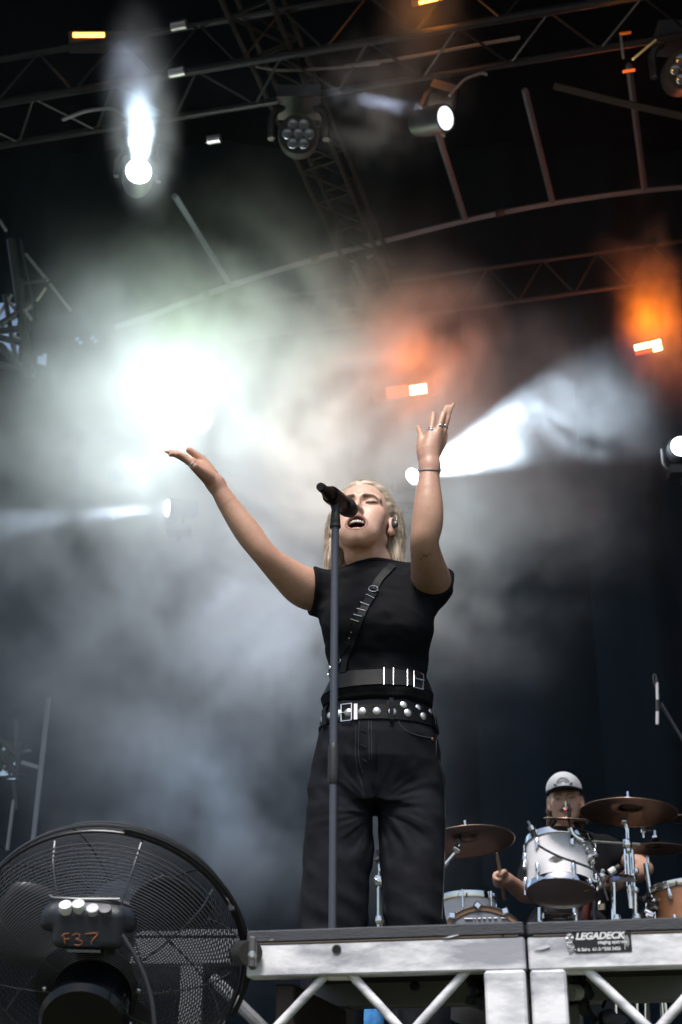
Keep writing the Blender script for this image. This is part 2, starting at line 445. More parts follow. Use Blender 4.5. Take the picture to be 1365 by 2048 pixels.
# the spine truss that runs back from the top of the picture to the arch
SPM = mat('spine_truss_grey', (.005, .005, .005), .85, .0, spec=.1, noise=(6, (.012, .012, .011), .3))
s0 = at(415, -60, 6.6); s1 = at(712, 575, 10.35)
w_ = np.array([.33, .06, 0]); truss(s0, s1, [np.zeros(3), w_, w_ + np.array([0, .12, .36]), np.array([0, .12, .36])], .020, 9, 'spine_truss', 'grey lattice truss running away from us beneath the roof to the arch', 'truss', SPM, faces=[(0, 1), (2, 3)], brace_r=.011)
# back truss: thin broken line low behind the smoke
b0 = at(470, 683, 10.45); b1 = at(1480, 540, 10.45)
truss(b0, b1, [np.zeros(3), np.array([0, .05, .42])], .018, 9, 'rear_truss', 'thin far truss crossing low behind the orange glow', 'truss', mat('far_truss', (.014, .016, .019), .6, .1), faces=[(0, 1)], brace_r=.010)
# hanging frame in the centre
fr = empty('hanging_bracket_rig', at(690, 600, 10.0), 'small pale open frame hanging under the roof in the middle', 'frame')
MB().tube(at(705, 520, 10.0), at(731, 576, 10.0), .030, 4).build('post', ALU, fr, smooth=False)
for a, b in (((667, 600), (683, 628)), ((715, 600), (724, 624)), ((683, 620), (718, 615)), ((700, 500), (718, 495)), ((735, 515), (746, 508))):
    MB().tube(at(*a, 10.0), at(*b, 10.0), .018, 6).build('bar', ALU, fr)
# scaffold tower on the left
tw = empty('scaffold_tower', at(40, 640, 9.4), 'dark scaffold tower against the sky at the left edge', 'scaffold')
DKS = mat('scaffold_dark', (.022, .028, .030), .5, .5)
GRS = mat('scaffold_grey', (.20, .21, .22), .45, .5)
def bar(a, b, r, m, Y0=9.4, Y1=9.4): MB().tube(at(*a, Y0), at(*b, Y1), r, 6).build('tube', m, tw)
for a, b, r, m in [((22, 480), (62, 760), .035, DKS), ((40, 560), (52, 740), .03, DKS), ((0, 662), (60, 655), .030, DKS), ((0, 650), (62, 610), .03, DKS), ((0, 675), (60, 690), .028, DKS), ((0, 690), (60, 760), .032, DKS),
                   ((0, 440), (13, 462), .012, GRS), ((52, 508), (96, 562), .013, GRS), ((100, 568), (142, 622), .012, GRS), ((8, 590), (32, 620), .014, GRS), ((24, 590), (-8, 640), .014, GRS), ((74, 602), (92, 576), .012, GRS),
                   ((44, 612), (64, 640), .013, GRS), ((26, 672), (46, 684), .018, GRS), ((30, 568), (96, 560), .014, DKS), ((10, 590), (32, 720), .02, DKS), ((0, 730), (70, 745), .03, DKS), ((42, 480), (74, 640), .010, DKS)]: bar(a, b, r, m)
pole = empty('scaffold_pole', at(72, 1660, 8.6), 'thin leaning grey pole rising behind the cage fan', 'pole')
MB().tube(at(66, 1690, 8.6), at(98, 1395, 8.6), .016, 8).build('tube', GRS, pole)
sf = empty('scaffold_braces', at(25, 1560, 9.6), 'dark scaffold braces with daylight showing through above the fan', 'scaffold')
for a, b, r, m in [((0, 1478), (36, 1512), .018, DKS), ((34, 1440), (36, 1560), .016, DKS), ((-5, 1500), (30, 1548), .016, DKS), ((8, 1540), (60, 1490), .014, DKS), ((44, 1526), (78, 1536), .02, GRS), ((45, 1503), (62, 1501), .012, GRS),
                   ((27, 1560), (34, 1620), .012, DKS), ((15, 1700), (28, 1600), .012, GRS), ((0, 1520), (40, 1538), .010, DKS), ((12, 1482), (20, 1550), .010, DKS), ((-5, 1556), (50, 1550), .012, DKS)]:
    MB().tube(at(*a, 9.6), at(*b, 9.6), r, 6).build('tube', m, sf)
# a tree outside, seen through the gaps
tr = empty('tree', (-4.6, 17, 0), 'leafy tree outside, glimpsed through the gap at the left edge', 'tree')
mb = MB(); mb.path([(-4.6, 17, 0), (-4.5, 17, 2.5), (-4.7, 17.1, 5)], [.2, .15, .07], 8); mb.build('trunk', mat('bark', (.09, .07, .05), .9, bump=(30, .6)), tr)
mb = MB()
for i in range(2200):
    d = rng.normal(size=3); d /= np.linalg.norm(d); cc = np.array([(-4.6, 17, 3.4), (-3.4, 17.4, 6.6), (-5.4, 16.8, 5.4)][i % 3]) + d * np.array([1.3, 1.0, 1.2]) * rng.random() ** .4
    u = rng.normal(size=3) * .09; w = rng.normal(size=3) * .07; mb.add([cc - u, cc + w, cc + u, cc - w], [(0, 1, 2, 3)])
mb.build('crown', mat('leaves', (.07, .12, .035), .6, noise=(3, (.035, .075, .02), .2)), tr, smooth=False)

# ================================================================== STAGE LAMPS
LAMPW = mat('lamp_lens_lit', (.9, .95, 1), .2, emit=((.90, .96, 1.0), 14))
def lens_on(name, colr, s): return mat(name, (.9, .9, .9), .2, emit=(colr, s))
GLASS = mat('lens_glass_off', (.05, .06, .08), .08, spec=.8, coat=1)
BODYM = mat('lamp_body', (.012, .013, .015), .45, spec=.4)
def spot(loc, d, w, deg, colr, name, parent=None, blend=.25, rad=.06):
    l = bpy.data.lights.new(name, 'SPOT'); o = bpy.data.objects.new(name, l); C.objects.link(o)
    l.energy = w; l.spot_size = R(deg); l.spot_blend = blend; l.color = colr; l.shadow_soft_size = rad
    o.matrix_world = align(loc, -np.asarray(V(d))); return o
def point(loc, w, colr, rad, name='glow'):
    l = bpy.data.lights.new(name, 'POINT'); o = bpy.data.objects.new(name, l); C.objects.link(o); o.location = V(loc)
    l.energy = w; l.color = colr; l.shadow_soft_size = rad; return o
def moving_head(loc, d, sz, label, group, lit, hang=(0, 0, 1), rim=True, cells=0):
    """yoke lamp: base box, two-armed yoke, round head with a lens; loc = middle of the lens"""
    d = V(d).normalized(); L = V(loc); hc = L - d * sz * .75
    t = empty('moving_head_lamp', hc, label, 'stage lamp', group)
    M = align(L - d * .004, d); r = sz * .5
    mb = MB(); mb.lathe([(r * .55, -1.7 * sz), (r * .95, -1.6 * sz), (r * 1.12, -1.1 * sz), (r * 1.15, -.25 * sz), (r * 1.1, 0), (r * .94, 0), (r * .94, -.03 * sz)], M, 28); mb.build('head', BODYM, t)
    mb = MB()
    if cells:
        for k in range(7):
            a = k * math.pi / 3; q = (0, 0) if k == 6 else (math.cos(a) * r * .60, math.sin(a) * r * .60)
            mm = M @ Matrix.Translation((q[0], q[1], .004))
            cell = MB(); cell.lathe([(r * .27, 0), (r * .25, .010), (r * .12, .018), (0, .020)], mm, 16); cell.build('lens', lit or GLASS, t)
            MB().lathe([(r * .27, -.001), (r * .295, .008), (r * .27, .012)], mm, 16, caps=False).build('bezel', mat('lens_bezel', (.30, .36, .42), .3, .5), t)
    else:
        mb.lathe([(r * .92, -.02 * sz), (r * .8, .03 * sz), (r * .45, .07 * sz), (0, .09 * sz)], M, 28); mb.build('lens', lit or GLASS, t)
    h = V(hang); side = d.cross(h).normalized(); up = h
    for s in (-1, 1):
        a = hc + side * s * sz * .78
        mb = MB(); mb.path([a - up * .05 * sz, a + up * sz * .7, a + up * sz * .95 - side * s * sz * .12, hc + up * sz * 1.1 + side * s * sz * .45], sz * .11, 6); mb.build('yoke_arm', BODYM, t)
    mb = MB(); Mb = align(hc + up * sz * 1.28, up); mb.box((0, 0, 0), (1, 1, 1)); mb.v = [tuple(Mb @ Vector((x * sz * 1.25, y * sz * 1.0, z * sz * .42))) for x, y, z in mb.v]; mb.build('base', BODYM, t, smooth=False)
    MB().tube(hc + up * sz * 1.45, hc + up * sz * 1.9, sz * .09, 8).build('clamp', TM, t)
    return t
GRP = 'moving head lamps hung from the truss'
pA = at(278, 342, 7.5)
dA = np.array([.21, -1, -.33])
moving_head(pA, dA, .17 * 1.05, 'blazing white moving head lamp sending a smoky beam straight up', GRP, LAMPW)
dA = at(291, 120, 6.0) - pA; dA /= np.linalg.norm(dA)
spot(pA + dA * .05, dA, 1100, 12, (.70, .87, 1.0), 'beam_lamp', blend=.3, rad=.05)
pB = at(893, 236, 7.2); dB = np.array([.80, -.75, -.42])
moving_head(pB, dB, .165, 'round white wash lamp with its lens turned towards the right', GRP, lens_on('lamp_lens_soft', (.80, .90, 1.0), .95), hang=(.35, 0, .94))
pB2 = at(905, 238, 7.6); 
spot(at(866, 229, 7.05), at(640, 196, 6.8) - at(866, 229, 7.05), 600, 11, (.75, .80, 1.0), 'side_beam', rad=.05)
moving_head(at(597, 268, 7.4), (.02, -1, -.62), .235, 'unlit wash lamp with seven round lenses under the truss', GRP, None, cells=7)
moving_head(at(1374, 138, 7.0), (-.10, -1, -.62), .235, 'seven-lens wash lamp cut off by the right edge of the picture', GRP, None, cells=7)
pD = at(828, 952, 9.6); dD = np.array([.62, -1, -.02])
moving_head(pD, dD, .14, 'low white lamp half hidden by the raised wrist, flooding the smoke', GRP, LAMPW, hang=(0, 0, -1))
spot(pD + dD * .06, at(1150, 826, 9.2) - pD, 2700, 38, (.80, .91, 1.0), 'flood_beam', blend=.35, rad=.06)
pE = at(1362, 892, 9.2)
moving_head(pE, (-.1, -1, -.25), .15, 'small round white lamp at the right edge of the smoke', GRP, LAMPW, hang=(0, 0, -1))
pF = at(334, 1016, 8.9); dF = np.array([-.85, -.35, -.12])
moving_head(pF, dF, .13, 'small lamp in the left smoke throwing a thin sideways beam', GRP, LAMPW, hang=(0, 0, -1))
spot(pF + dF * .05, at(40, 1046, 8.5) - pF, 500, 11, (.78, .86, 1.0), 'thin_beam', rad=.04)
pG = at(395, 838, 9.4)
moving_head(pG, (-.08, -1, -.33), .24, 'white lamp lost inside the bright cloud of smoke on the left', GRP, LAMPW, hang=(0, 0, -1))
# added point lights without fixtures that brighten and tint the smoke
point(at(385, 815, 8.4), 68, (.97, 1.0, .94), .35, 'cloud_glow'); point(at(285, 875, 8.3), 26, (.96, 1.0, .95), .4, 'cloud_glow')
point(at(370, 700, 9.0), 19, (.55, 1.0, .36), .3, 'green_glow')
spot(pG + np.array([-.05, -.25, 0]), (-.55, -.7, .10), 70, 80, (.90, .97, 1.0), 'cloud_flood', blend=.8, rad=.1)
[point(at(x, y, 8.9), 22, (1.0, .84, .70), .6, 'warm_fill') for x, y in ((560, 920), (660, 1000), (650, 860))]
[point(at(x, y, 8.5), 18, (.86, .91, 1.0), .6, 'cool_fill') for x, y in ((560, 1300), (480, 1170))]; point(at(430, 1600, 8.0), 6, (.50, .70, 1.0), .5, 'blue_fill'); point(at(925, 1010, 8.9), 8, (.62, .92, 1.0), .5, 'pale_fill')

ORM = lens_on('amber_lit', (1.0, .30, .03), 5.5); ORH = lens_on('amber_hot', (1.0, .62, .26), 6.5); ORD = mat('amber_dim', (.25, .09, .03), .4, emit=((1.0, .30, .05), .12))
def strobe(px, py, w, h, Y, tilt, label, lit, more=(), dim=None):
    """LED strobe bar: black housing with lit cells"""
    c = at(px, py, Y); k = (c - CAMP) @ Fv / FPX; t = empty('strobe_light', c, label, 'stage light', 'amber LED strobe bars')
    n = CAMP - c; n = n / np.linalg.norm(n); M = align(c, n) @ Matrix.Rotation(R(tilt), 4, 'Z')
    def bx(x, y, z, a, b, d, name, m): mb = MB(); mb.box((0, 0, 0), (1, 1, 1)); mb.v = [tuple(M @ Vector((x * k + u * a * k, y * k + v_ * b * k, z + w_ * d))) for u, v_, w_ in mb.v]; mb.build(name, m, t, smooth=False)
    hx, hy, hw_, hh = dim or (0, 0, w * 1.15, h * 1.5)
    bx(hx, hy, -.07, hw_, hh, .12, 'housing', BODYM)
    bx(0, 0, .0, w, h, .012, 'cell', lit)
    for (x, y, a, b, m) in more: bx(x, y, .0, a, b, .011, 'cell', m)
    return t
strobe(837, 779, 34, 19, 9.4, 6, 'amber strobe light glowing above the raised hand', ORH, [(-42, 1, 46, 24, ORD)], dim=(-28, 0, 130, 34))
strobe(1296, 690, 52, 11, 10.4, 6, 'amber strobe light with two lit bars at the right', ORH, [(17, -12, 18, 8, ORH), (-10, -12, 34, 7, ORD)], dim=(0, -5, 62, 28))
strobe(178, 70, 62, 9, 7.6, 9, 'amber strobe light on the truss at the top left', ORM, dim=(35, -14, 150, 42))
strobe(868, -1, 60, 7, 6.9, 9, 'amber strobe light cut off by the top edge', ORM, dim=(0, 4, 90, 18))
point(at(820, 735, 9.0), 14, (1.0, .17, .0), .14, 'amber_glow'); point(at(1297, 640, 10.2), 19, (1.0, .17, .0), .12, 'amber_glow')
point(at(868, 20, 6.8), 4, (1.0, .30, .03), .1, 'amber_glow'); point(at(1235, 700, 10.2), 2.5, (1.0, .05, .35), .1, 'magenta_fringe')  # magenta point light added to imitate a lens colour fringe
point(at(1262, 130, 6.7), 2.0, (1.0, .35, .05), .05, 'amber_spill')
# cables looped along the truss
def cable(pp, Y, r, label, m=None):
    c = curve_pts(pp, Y, 30); tag(MB().path(c, r, 6).build('cable', m or mat('cable_black', (.03, .032, .036), .45)), label, 'cable')
cable([(900, 192), (930, 158), (965, 146), (975, 150)], 7.0, .010, 'black cable arching off the round wash lamp', mat('cable_grey', (.10, .10, .11), .5))
cable([(495, 130), (560, 142), (660, 137), (760, 128)], 7.5, .010, 'grey cable sagging beneath the long truss', MATS['cable_grey'])
cable([(125, 240), (170, 222), (225, 215), (260, 240)], 7.5, .012, 'looped cable beside the lamp at the upper left', MATS['cable_grey'])
cable([(690, 132), (800, 118), (920, 96), (1040, 75)], 7.2, .012, 'cable bundle tied along the truss in red light', MATS['cable_grey'])
hk = empty('hanging_bracket', at(1258, 100, 6.9), 'open wire bracket with amber edges under the truss at the right', 'bracket')
MB().tube(at(1242, 72, 6.9), at(1247, 117, 6.9), .008, 6).build('rod', ALU, hk); MB().tube(at(1312, 80, 6.9), at(1266, 119, 6.9), .008, 6).build('rod', mat('lit_rod', (.7, .75, .45), .3, .3), hk)
MB().tube(at(1240, 68, 6.9), at(1262, 65, 6.9), .010, 6).build('bar', mat('amber_bar', (.8, .25, .05), .4), hk); MB().tube(at(1246, 144, 6.9), at(1270, 140, 6.9), .010, 6).build('bar', MATS['amber_bar'], hk)  # two short bars coloured amber

# ================================================================== SMOKE
BLOBS = [  # px, py, Y, radii (m), density
    (330, 850, 8.5, 1.2, 1.2, 1.1, .35), (180, 1080, 8.5, 1.2, 1.1, 1.0, .24), (460, 1300, 8.2, 1.35, 1.0, 1.7, .42), (330, 1120, 8.4, 1.5, 1.0, 1.1, .36),
    (610, 960, 8.8, 1.25, 1.2, 1.5, .75), (470, 640, 9.1, 1.4, 1.0, .75, .20), (620, 600, 9.3, 1.3, 1.0, 1.0, .13), (1000, 870, 9.2, .80, 1.2, .55, .4), (1140, 850, 9.1, .66, 1.1, .58, .26),
    (930, 1060, 8.6, 1.1, 1.1, 1.1, .42), (430, 1600, 7.9, .95, 1.0, 1.0, .20), (720, 1250, 8.4, 1.2, 1.0, 1.5, .25), (805, 730, 9.0, .80, .8, .70, 1.15), (1300, 600, 10.25, .42, .40, .85, 1.3),
    (150, 1035, 8.8, 1.0, .6, .35, .40), (868, 20, 6.8, .3, .5, .3, .3), (150, 1400, 8.5, 1.3, 1.2, 1.3, .13)]
def smoke():
    me = bpy.data.meshes.new('smoke'); me.from_pydata([(0, 0, 0), (.01, 0, 0), (0, .01, 0)], [], [(0, 1, 2)])
    o = bpy.data.objects.new('smoke', me); C.objects.link(o); tag(o, 'drifting stage smoke lit white, green and amber behind the singer', 'smoke', kind='stuff')
    m = bpy.data.materials.new('smoke'); m.use_nodes = True; N = m.node_tree.nodes; L = m.node_tree.links; N.clear()
    out = N.new('ShaderNodeOutputMaterial'); pv = N.new('ShaderNodeVolumePrincipled'); pv.inputs['Color'].default_value = (.85, .925, 1.0, 1); pv.inputs['Density'].default_value = 1.0
    pv.inputs['Anisotropy'].default_value = .15; L.new(pv.outputs[0], out.inputs['Volume']); me.materials.append(m)
    g = bpy.data.node_groups.new('smoke', 'GeometryNodeTree'); g.interface.new_socket('Geometry', in_out='INPUT', socket_type='NodeSocketGeometry'); g.interface.new_socket('Geometry', in_out='OUTPUT', socket_type='NodeSocketGeometry')
    n = g.nodes; l = g.links; go = n.new('NodeGroupOutput'); pos = n.new('GeometryNodeInputPosition').outputs[0]
    def vm(op, a, b=None):
        q = n.new('ShaderNodeVectorMath'); q.operation = op
        for i, s in enumerate((a, b)):
            if s is None: continue
            if isinstance(s, (tuple, list)): q.inputs[i].default_value = s
            else: l.new(s, q.inputs[i])
        return q
    def mm(op, a, b=None, clamp=False):
        q = n.new('ShaderNodeMath'); q.operation = op; q.use_clamp = clamp
        for i, s in enumerate((a, b)):
            if s is None: continue
            if isinstance(s, (int, float)): q.inputs[i].default_value = s
            else: l.new(s, q.inputs[i])
        return q.outputs[0]
    def noise(vec, sc, det, rough=.55, dist=0):
        q = n.new('ShaderNodeTexNoise'); q.inputs['Scale'].default_value = sc; q.inputs['Detail'].default_value = det; q.inputs['Roughness'].default_value = rough; q.inputs['Distortion'].default_value = dist
        l.new(vec, q.inputs['Vector']); return q
    w1 = noise(pos, .55, 3); wv = vm('SUBTRACT', w1.outputs['Color'], (.5, .5, .5)).outputs[0]
    sc = vm('SCALE', wv); sc.inputs['Scale'].default_value = 1.5; wp = vm('ADD', pos, sc.outputs[0]).outputs[0]
    tot = None
    for (px, py, Y, rx, ry, rz, amp) in BLOBS:
        c = at(px, py, Y); q = vm('SUBTRACT', wp, tuple(map(float, c))).outputs[0]; q = vm('DIVIDE', q, (rx, ry, rz)).outputs[0]; ln = vm('LENGTH', q).outputs['Value']
        mr = n.new('ShaderNodeMapRange'); mr.interpolation_type = 'SMOOTHSTEP'; l.new(ln, mr.inputs['Value'])
        mr.inputs['From Min'].default_value = 1.35; mr.inputs['From Max'].default_value = .15; mr.inputs['To Min'].default_value = 0; mr.inputs['To Max'].default_value = amp
        tot = mr.outputs[0] if tot is None else mm('ADD', tot, mr.outputs[0])
    f1 = noise(wp, 1.0, 7, .66, .8).outputs[0]
    mr = n.new('ShaderNodeMapRange'); l.new(f1, mr.inputs['Value']); mr.inputs['From Min'].default_value = .45; mr.inputs['From Max'].default_value = .61; mr.inputs['To Min'].default_value = .05; mr.inputs['To Max'].default_value = 2.1
    d = mm('MULTIPLY', tot, mr.outputs[0])
    f3 = noise(pos, 3.2, 5, .7, 1.2).outputs[0]; mr3 = n.new('ShaderNodeMapRange'); l.new(f3, mr3.inputs['Value']); mr3.inputs['From Min'].default_value = .40; mr3.inputs['From Max'].default_value = .62; mr3.inputs['To Min'].default_value = .0; mr3.inputs['To Max'].default_value = 1.4
    for (px, py, Y, rx, ry, rz, amp) in [(288, 225, 7.0, .22, .8, .62, 3.6), (765, 208, 7.05, .60, .7, .125, 2.2)]:
        c = at(px, py, Y); q = vm('SUBTRACT', pos, tuple(map(float, c))).outputs[0]; q = vm('DIVIDE', q, (rx, ry, rz)).outputs[0]; ln = vm('LENGTH', q).outputs['Value']
        m2 = n.new('ShaderNodeMapRange'); m2.interpolation_type = 'SMOOTHSTEP'; l.new(ln, m2.inputs['Value'])
        m2.inputs['From Min'].default_value = 1.1; m2.inputs['From Max'].default_value = -.25; m2.inputs['To Min'].default_value = 0; m2.inputs['To Max'].default_value = amp
        d = mm('ADD', d, mm('MULTIPLY', m2.outputs[0], mr3.outputs[0]))
    for (px, py, Y, rx, ry, rz, amp) in [(325, 845, 8.6, 1.1, 1.0, .92, .72), (955, 895, 9.4, .58, .9, .45, .85)]:
        c = at(px, py, Y); q = vm('SUBTRACT', wp, tuple(map(float, c))).outputs[0]; q = vm('DIVIDE', q, (rx, ry, rz)).outputs[0]; ln = vm('LENGTH', q).outputs['Value']
        m2 = n.new('ShaderNodeMapRange'); m2.interpolation_type = 'SMOOTHSTEP'; l.new(ln, m2.inputs['Value'])
        m2.inputs['From Min'].default_value = 1.3; m2.inputs['From Max'].default_value = .1; m2.inputs['To Min'].default_value = 0; m2.inputs['To Max'].default_value = amp; d = mm('ADD', d, m2.outputs[0])
    mw = n.new('ShaderNodeMapRange'); fw = noise(wp, 2.6, 5, .7, 1.0).outputs[0]; l.new(fw, mw.inputs['Value']); mw.inputs['From Min'].default_value = .36; mw.inputs['From Max'].default_value = .62; mw.inputs['To Min'].default_value = .45; mw.inputs['To Max'].default_value = 1.5; d = mm('MULTIPLY', d, mw.outputs[0]); hz = n.new('ShaderNodeSeparateXYZ'); l.new(pos, hz.inputs[0]); hm = n.new('ShaderNodeMapRange'); l.new(hz.outputs[2], hm.inputs['Value']); hm.inputs['From Min'].default_value = 3.2; hm.inputs['From Max'].default_value = 7.4; hm.inputs['To Min'].default_value = .0025; hm.inputs['To Max'].default_value = .0015; d = mm('ADD', d, hm.outputs[0])
    vc = n.new('GeometryNodeVolumeCube'); l.new(d, vc.inputs['Density'])
    vc.inputs['Min'].default_value = (-3.9, 5.6, FLZ + .02); vc.inputs['Max'].default_value = (3.9, 10.7, 9.6)
    vc.inputs['Resolution X'].default_value = 130; vc.inputs['Resolution Y'].default_value = 72; vc.inputs['Resolution Z'].default_value = 138
    sm = n.new('GeometryNodeSetMaterial'); sm.inputs['Material'].default_value = m; l.new(vc.outputs[0], sm.inputs[0]); l.new(sm.outputs[0], go.inputs[0])
    md = o.modifiers.new('smoke', 'NODES'); md.node_group = g
    return o
smoke()

# ================================================================== FOREGROUND: DECKS AND CAGE FAN
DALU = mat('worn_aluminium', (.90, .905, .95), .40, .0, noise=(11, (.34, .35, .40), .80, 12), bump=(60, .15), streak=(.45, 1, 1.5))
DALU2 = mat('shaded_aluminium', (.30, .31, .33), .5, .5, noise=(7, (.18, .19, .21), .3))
PLY = mat('deck_edge', (.065, .070, .085), .7, noise=(16, (.035, .038, .048), .2, 8), bump=(50, .5), streak=(1, 6, 14))
PLYR = mat('raw_ply', (.16, .13, .105), .8, noise=(40, (.20, .15, .11), .2))
KNOB = mat('knob_black', (.008, .008, .009), .35)
zt = CAMZ + .39
F0 = atz(495, 1862, zt); F1 = atz(1048, 1845, zt); F2 = atz(1420, 1831, zt)
dx = (F2 - F0) / np.linalg.norm(F2 - F0); dyv = np.cross([0, 0, 1], dx)     # along and into the deck
def deck(pa, pb, label, left_leg, right_leg, hole_px=None, nodes=()):
    t = empty('stage_deck', (pa + pb) / 2 - [0, 0, .39], label, 'stage deck', 'portable stage decks')
    Ln = float(np.linalg.norm(pb - pa)); ang = math.atan2(dx[1], dx[0]); Rz = Matrix.Rotation(ang, 4, 'Z'); M0 = Matrix.Translation(V(pa)) @ Rz
    def bx(x0, x1, y0, y1, z0, z1, name, m, bev=.002, parent=t):
        mb = MB(); mb.box(((x0 + x1) / 2, (y0 + y1) / 2, (z0 + z1) / 2), (x1 - x0, y1 - y0, z1 - z0), bev=bev); mb.v = [tuple(M0 @ Vector(v)) for v in mb.v]; return mb.build(name, m, parent, smooth=False)
    D = .56
    bx(0, Ln, -.003, D, -.021, 0, 'deck_top', PLY, .0025)
    bx(.01, Ln - .01, -.0012, .04, -.0235, -.0212, 'ply_core', PLYR, .0004)
    bx(0, Ln, 0, .045, -.078, -.0237, 'front_rail', DALU, .003)
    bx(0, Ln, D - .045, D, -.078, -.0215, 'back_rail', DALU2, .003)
    bx(.02, Ln - .02, .05, D - .05, -.032, -.022, 'deck_underside', mat('underside_ply', (.012, .012, .013), .9), .001)
    for x0, x1 in [q for q in (left_leg, right_leg) if q]:
        bx(x0, x1, -.0026, .042, -.60, -.076, 'leg', DALU, .004)
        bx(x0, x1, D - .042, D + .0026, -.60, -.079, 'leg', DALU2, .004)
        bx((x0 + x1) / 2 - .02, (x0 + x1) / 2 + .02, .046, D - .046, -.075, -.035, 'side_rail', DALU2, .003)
    return t, M0, Ln, bx
t1, M1, L1, bx1 = deck(F0, F1, 'worn silver portable stage deck in front of the singer, with V-shaped braces', None, None)
t2, M2, L2, bx2 = deck(F1 + dx * .0045, F2, 'second silver stage deck on the right, with the black sticker', None, None)
def xl(M, px, py=1900):
    """position along a deck's front for a picture column"""
    r = ray(px, py); p0 = np.array(M.translation); n = dyv; k = ((p0 - CAMP) @ n) / (r @ n); return float((CAMP + r * k - p0) @ dx), float((CAMP + r * k)[2] - zt)
x0 = xl(M1, 970, 1980)[0]
for T, bx, Mq, a, b in ((t1, bx1, M1, x0, L1 - .0015), (t2, bx2, M2, .0015, xl(M2, 1134, 1980)[0])):
    bx(a, b, -.0026, .042, -.62, -.078, 'leg', DALU, .004); bx(a + .004, b - .004, .50, .562, -.62, -.079, 'leg', DALU2, .004)
bx1(-.02 + .02, .075, .50, .562, -.62, -.079, 'leg', DALU2, .004)
bx1(.04, .075, .05, .50, -.20, -.085, 'side_plate', mat('rust_plate', (.05, .035, .032), .6, .3, noise=(8, (.03, .03, .032), .3)), .003)
def brace(Mq, T, pa, pb, r, dpt=.018, m=DALU):
    A_ = [V(np.array(Mq.translation) + dx * xl(Mq, *q)[0] + dyv * dpt + np.array([0, 0, xl(Mq, *q)[1]])) for q in (pa, pb)]
    return MB().tube(A_[0], A_[1], r, 12).build('brace', m, T)
for pa, pb in (((668, 1926), (520, 2082)), ((680, 1926), (818, 2078)), ((947, 1921), (806, 2078))): brace(M1, t1, pa, pb, .0078)
for pa, pb in (((1150, 1915), (1312, 2068)), ((1450, 1905), (1306, 2068))): brace(M2, t2, pa, pb, .0082)
for Mq, T, x, y in ((M1, t1, 674, 1927), (M2, t2, 1148, 1915)):
    X, Z = xl(Mq, x, y); c = np.array(Mq.translation) + dx * X + dyv * .02 + np.array([0, 0, -.080]); mb = MB(); mb.box(c, (.042, .014, .010), bev=.003); mb.build('weld_plate', DALU, T)
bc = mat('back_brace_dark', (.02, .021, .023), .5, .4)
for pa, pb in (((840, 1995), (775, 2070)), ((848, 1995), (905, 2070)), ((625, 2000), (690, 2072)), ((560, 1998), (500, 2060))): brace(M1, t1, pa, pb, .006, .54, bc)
# drilled hole, bolt, dents
X, Z = xl(M1, 674, 1899); c = np.array(M1.translation) + dx * X + np.array([0, 0, Z]); MB().lathe([(.0085, -.0005), (.0085, .0012), (.0066, .0012), (.0064, -.004)], align(c - dyv * .0002, -dyv), 20, caps=False).build('bolt_hole', mat('hole_rim', (.10, .10, .11), .4, .5), t1)
MB().lathe([(.0066, -.001), (.0066, .0008), (0, .0008)], align(c, -dyv), 16).build('hole_dark', mat('hole', (.003, .003, .003), .9), t1)
X, Z = xl(M1, 1006, 1871); c = np.array(M1.translation) + dx * X + np.array([0, 0, Z]); MB().lathe([(.0026, -.0005), (.0024, .0012), (0, .0014)], align(c, -dyv), 10).build('rivet', MATS['hole'], t1)
def mark(Mq, T, pts, m=None, name='scuff'):
    P = [np.array(Mq.translation) + dx * xl(Mq, *q)[0] - dyv * .0030 + np.array([0, 0, xl(Mq, *q)[1]]) for q in pts]; MB().add(P + [p + dyv * .0012 for p in P], [tuple(range(len(P)))] + [(i, (i + 1) % len(P), len(P) + (i + 1) % len(P), len(P) + i) for i in range(len(P))]).build(name, m or mat('scuff_grey', (.48, .49, .55), .5, .0, noise=(60, (.66, .67, .72), .6)), T, smooth=False)
# scuffs are thin films of grime on the leg and rail
X, Z = xl(M2, 1083, 1895)
rs = np.random.default_rng(5)
for Mq, T, cs_ in ((M2, t2, [(1085, 1896, 17, 4)]), (M1, t1, [(905, 1873, 20, 1.6), (545, 1880, 8, 1.6)])):
    for (cx_, cy_, a_, b_) in cs_:
        P_ = []
        for k in range(16):
            an = 2 * math.pi * k / 16; rr = .55 + .45 * rs.random(); P_.append((cx_ + a_ * rr * math.cos(an) + b_ * .6 * math.sin(an), cy_ + b_ * rr * math.sin(an) - .25 * a_ * rr * math.cos(an) * (1 if a_ > b_ else 0)))
        mark(Mq, T, P_)
# wing knobs
def star_knob(c, r, T, nrm, name='star_knob'):
    M = align(c, nrm); pts = []
    for k in range(30):
        a = 2 * math.pi * k / 30; rr = r * (.72 + .28 * math.cos(5 * a)); pts.append((rr * math.cos(a), rr * math.sin(a)))
    mb = MB(); mb.prism(pts, r * .42, M); mb.lathe([(r * .36, -r * .7), (r * .40, r * .45), (r * .2, r * .5), (0, r * .5)], M, 14); return mb.build(name, KNOB, T, sharp=50)
star_knob(at(962, 1978, 2.62), .040, t1, (-.85, -.55, .1))
star_knob(at(1160, 1985, 2.64), .040, t2, (.8, -.6, .1)); star_knob(at(1212, 2040, 2.80), .042, t2, (.3, -.95, .1)); star_knob(at(600, 2030, 2.95), .042, t1, (-.2, -.97, .1))
MB().tube(at(1139, 1985, 2.60), at(1156, 1985, 2.62), .014, 14).build('knob_boss', mat('nylon_white', (.45, .46, .48), .4), t2)
MB().lathe([(.010, 0), (.010, .006), (.006, .010), (0, .010)], align(at(830, 1973, 2.985), (0, -1, 0)), 12).build('bolt', mat('bolt_dark', (.04, .04, .045), .4, .7), t1)
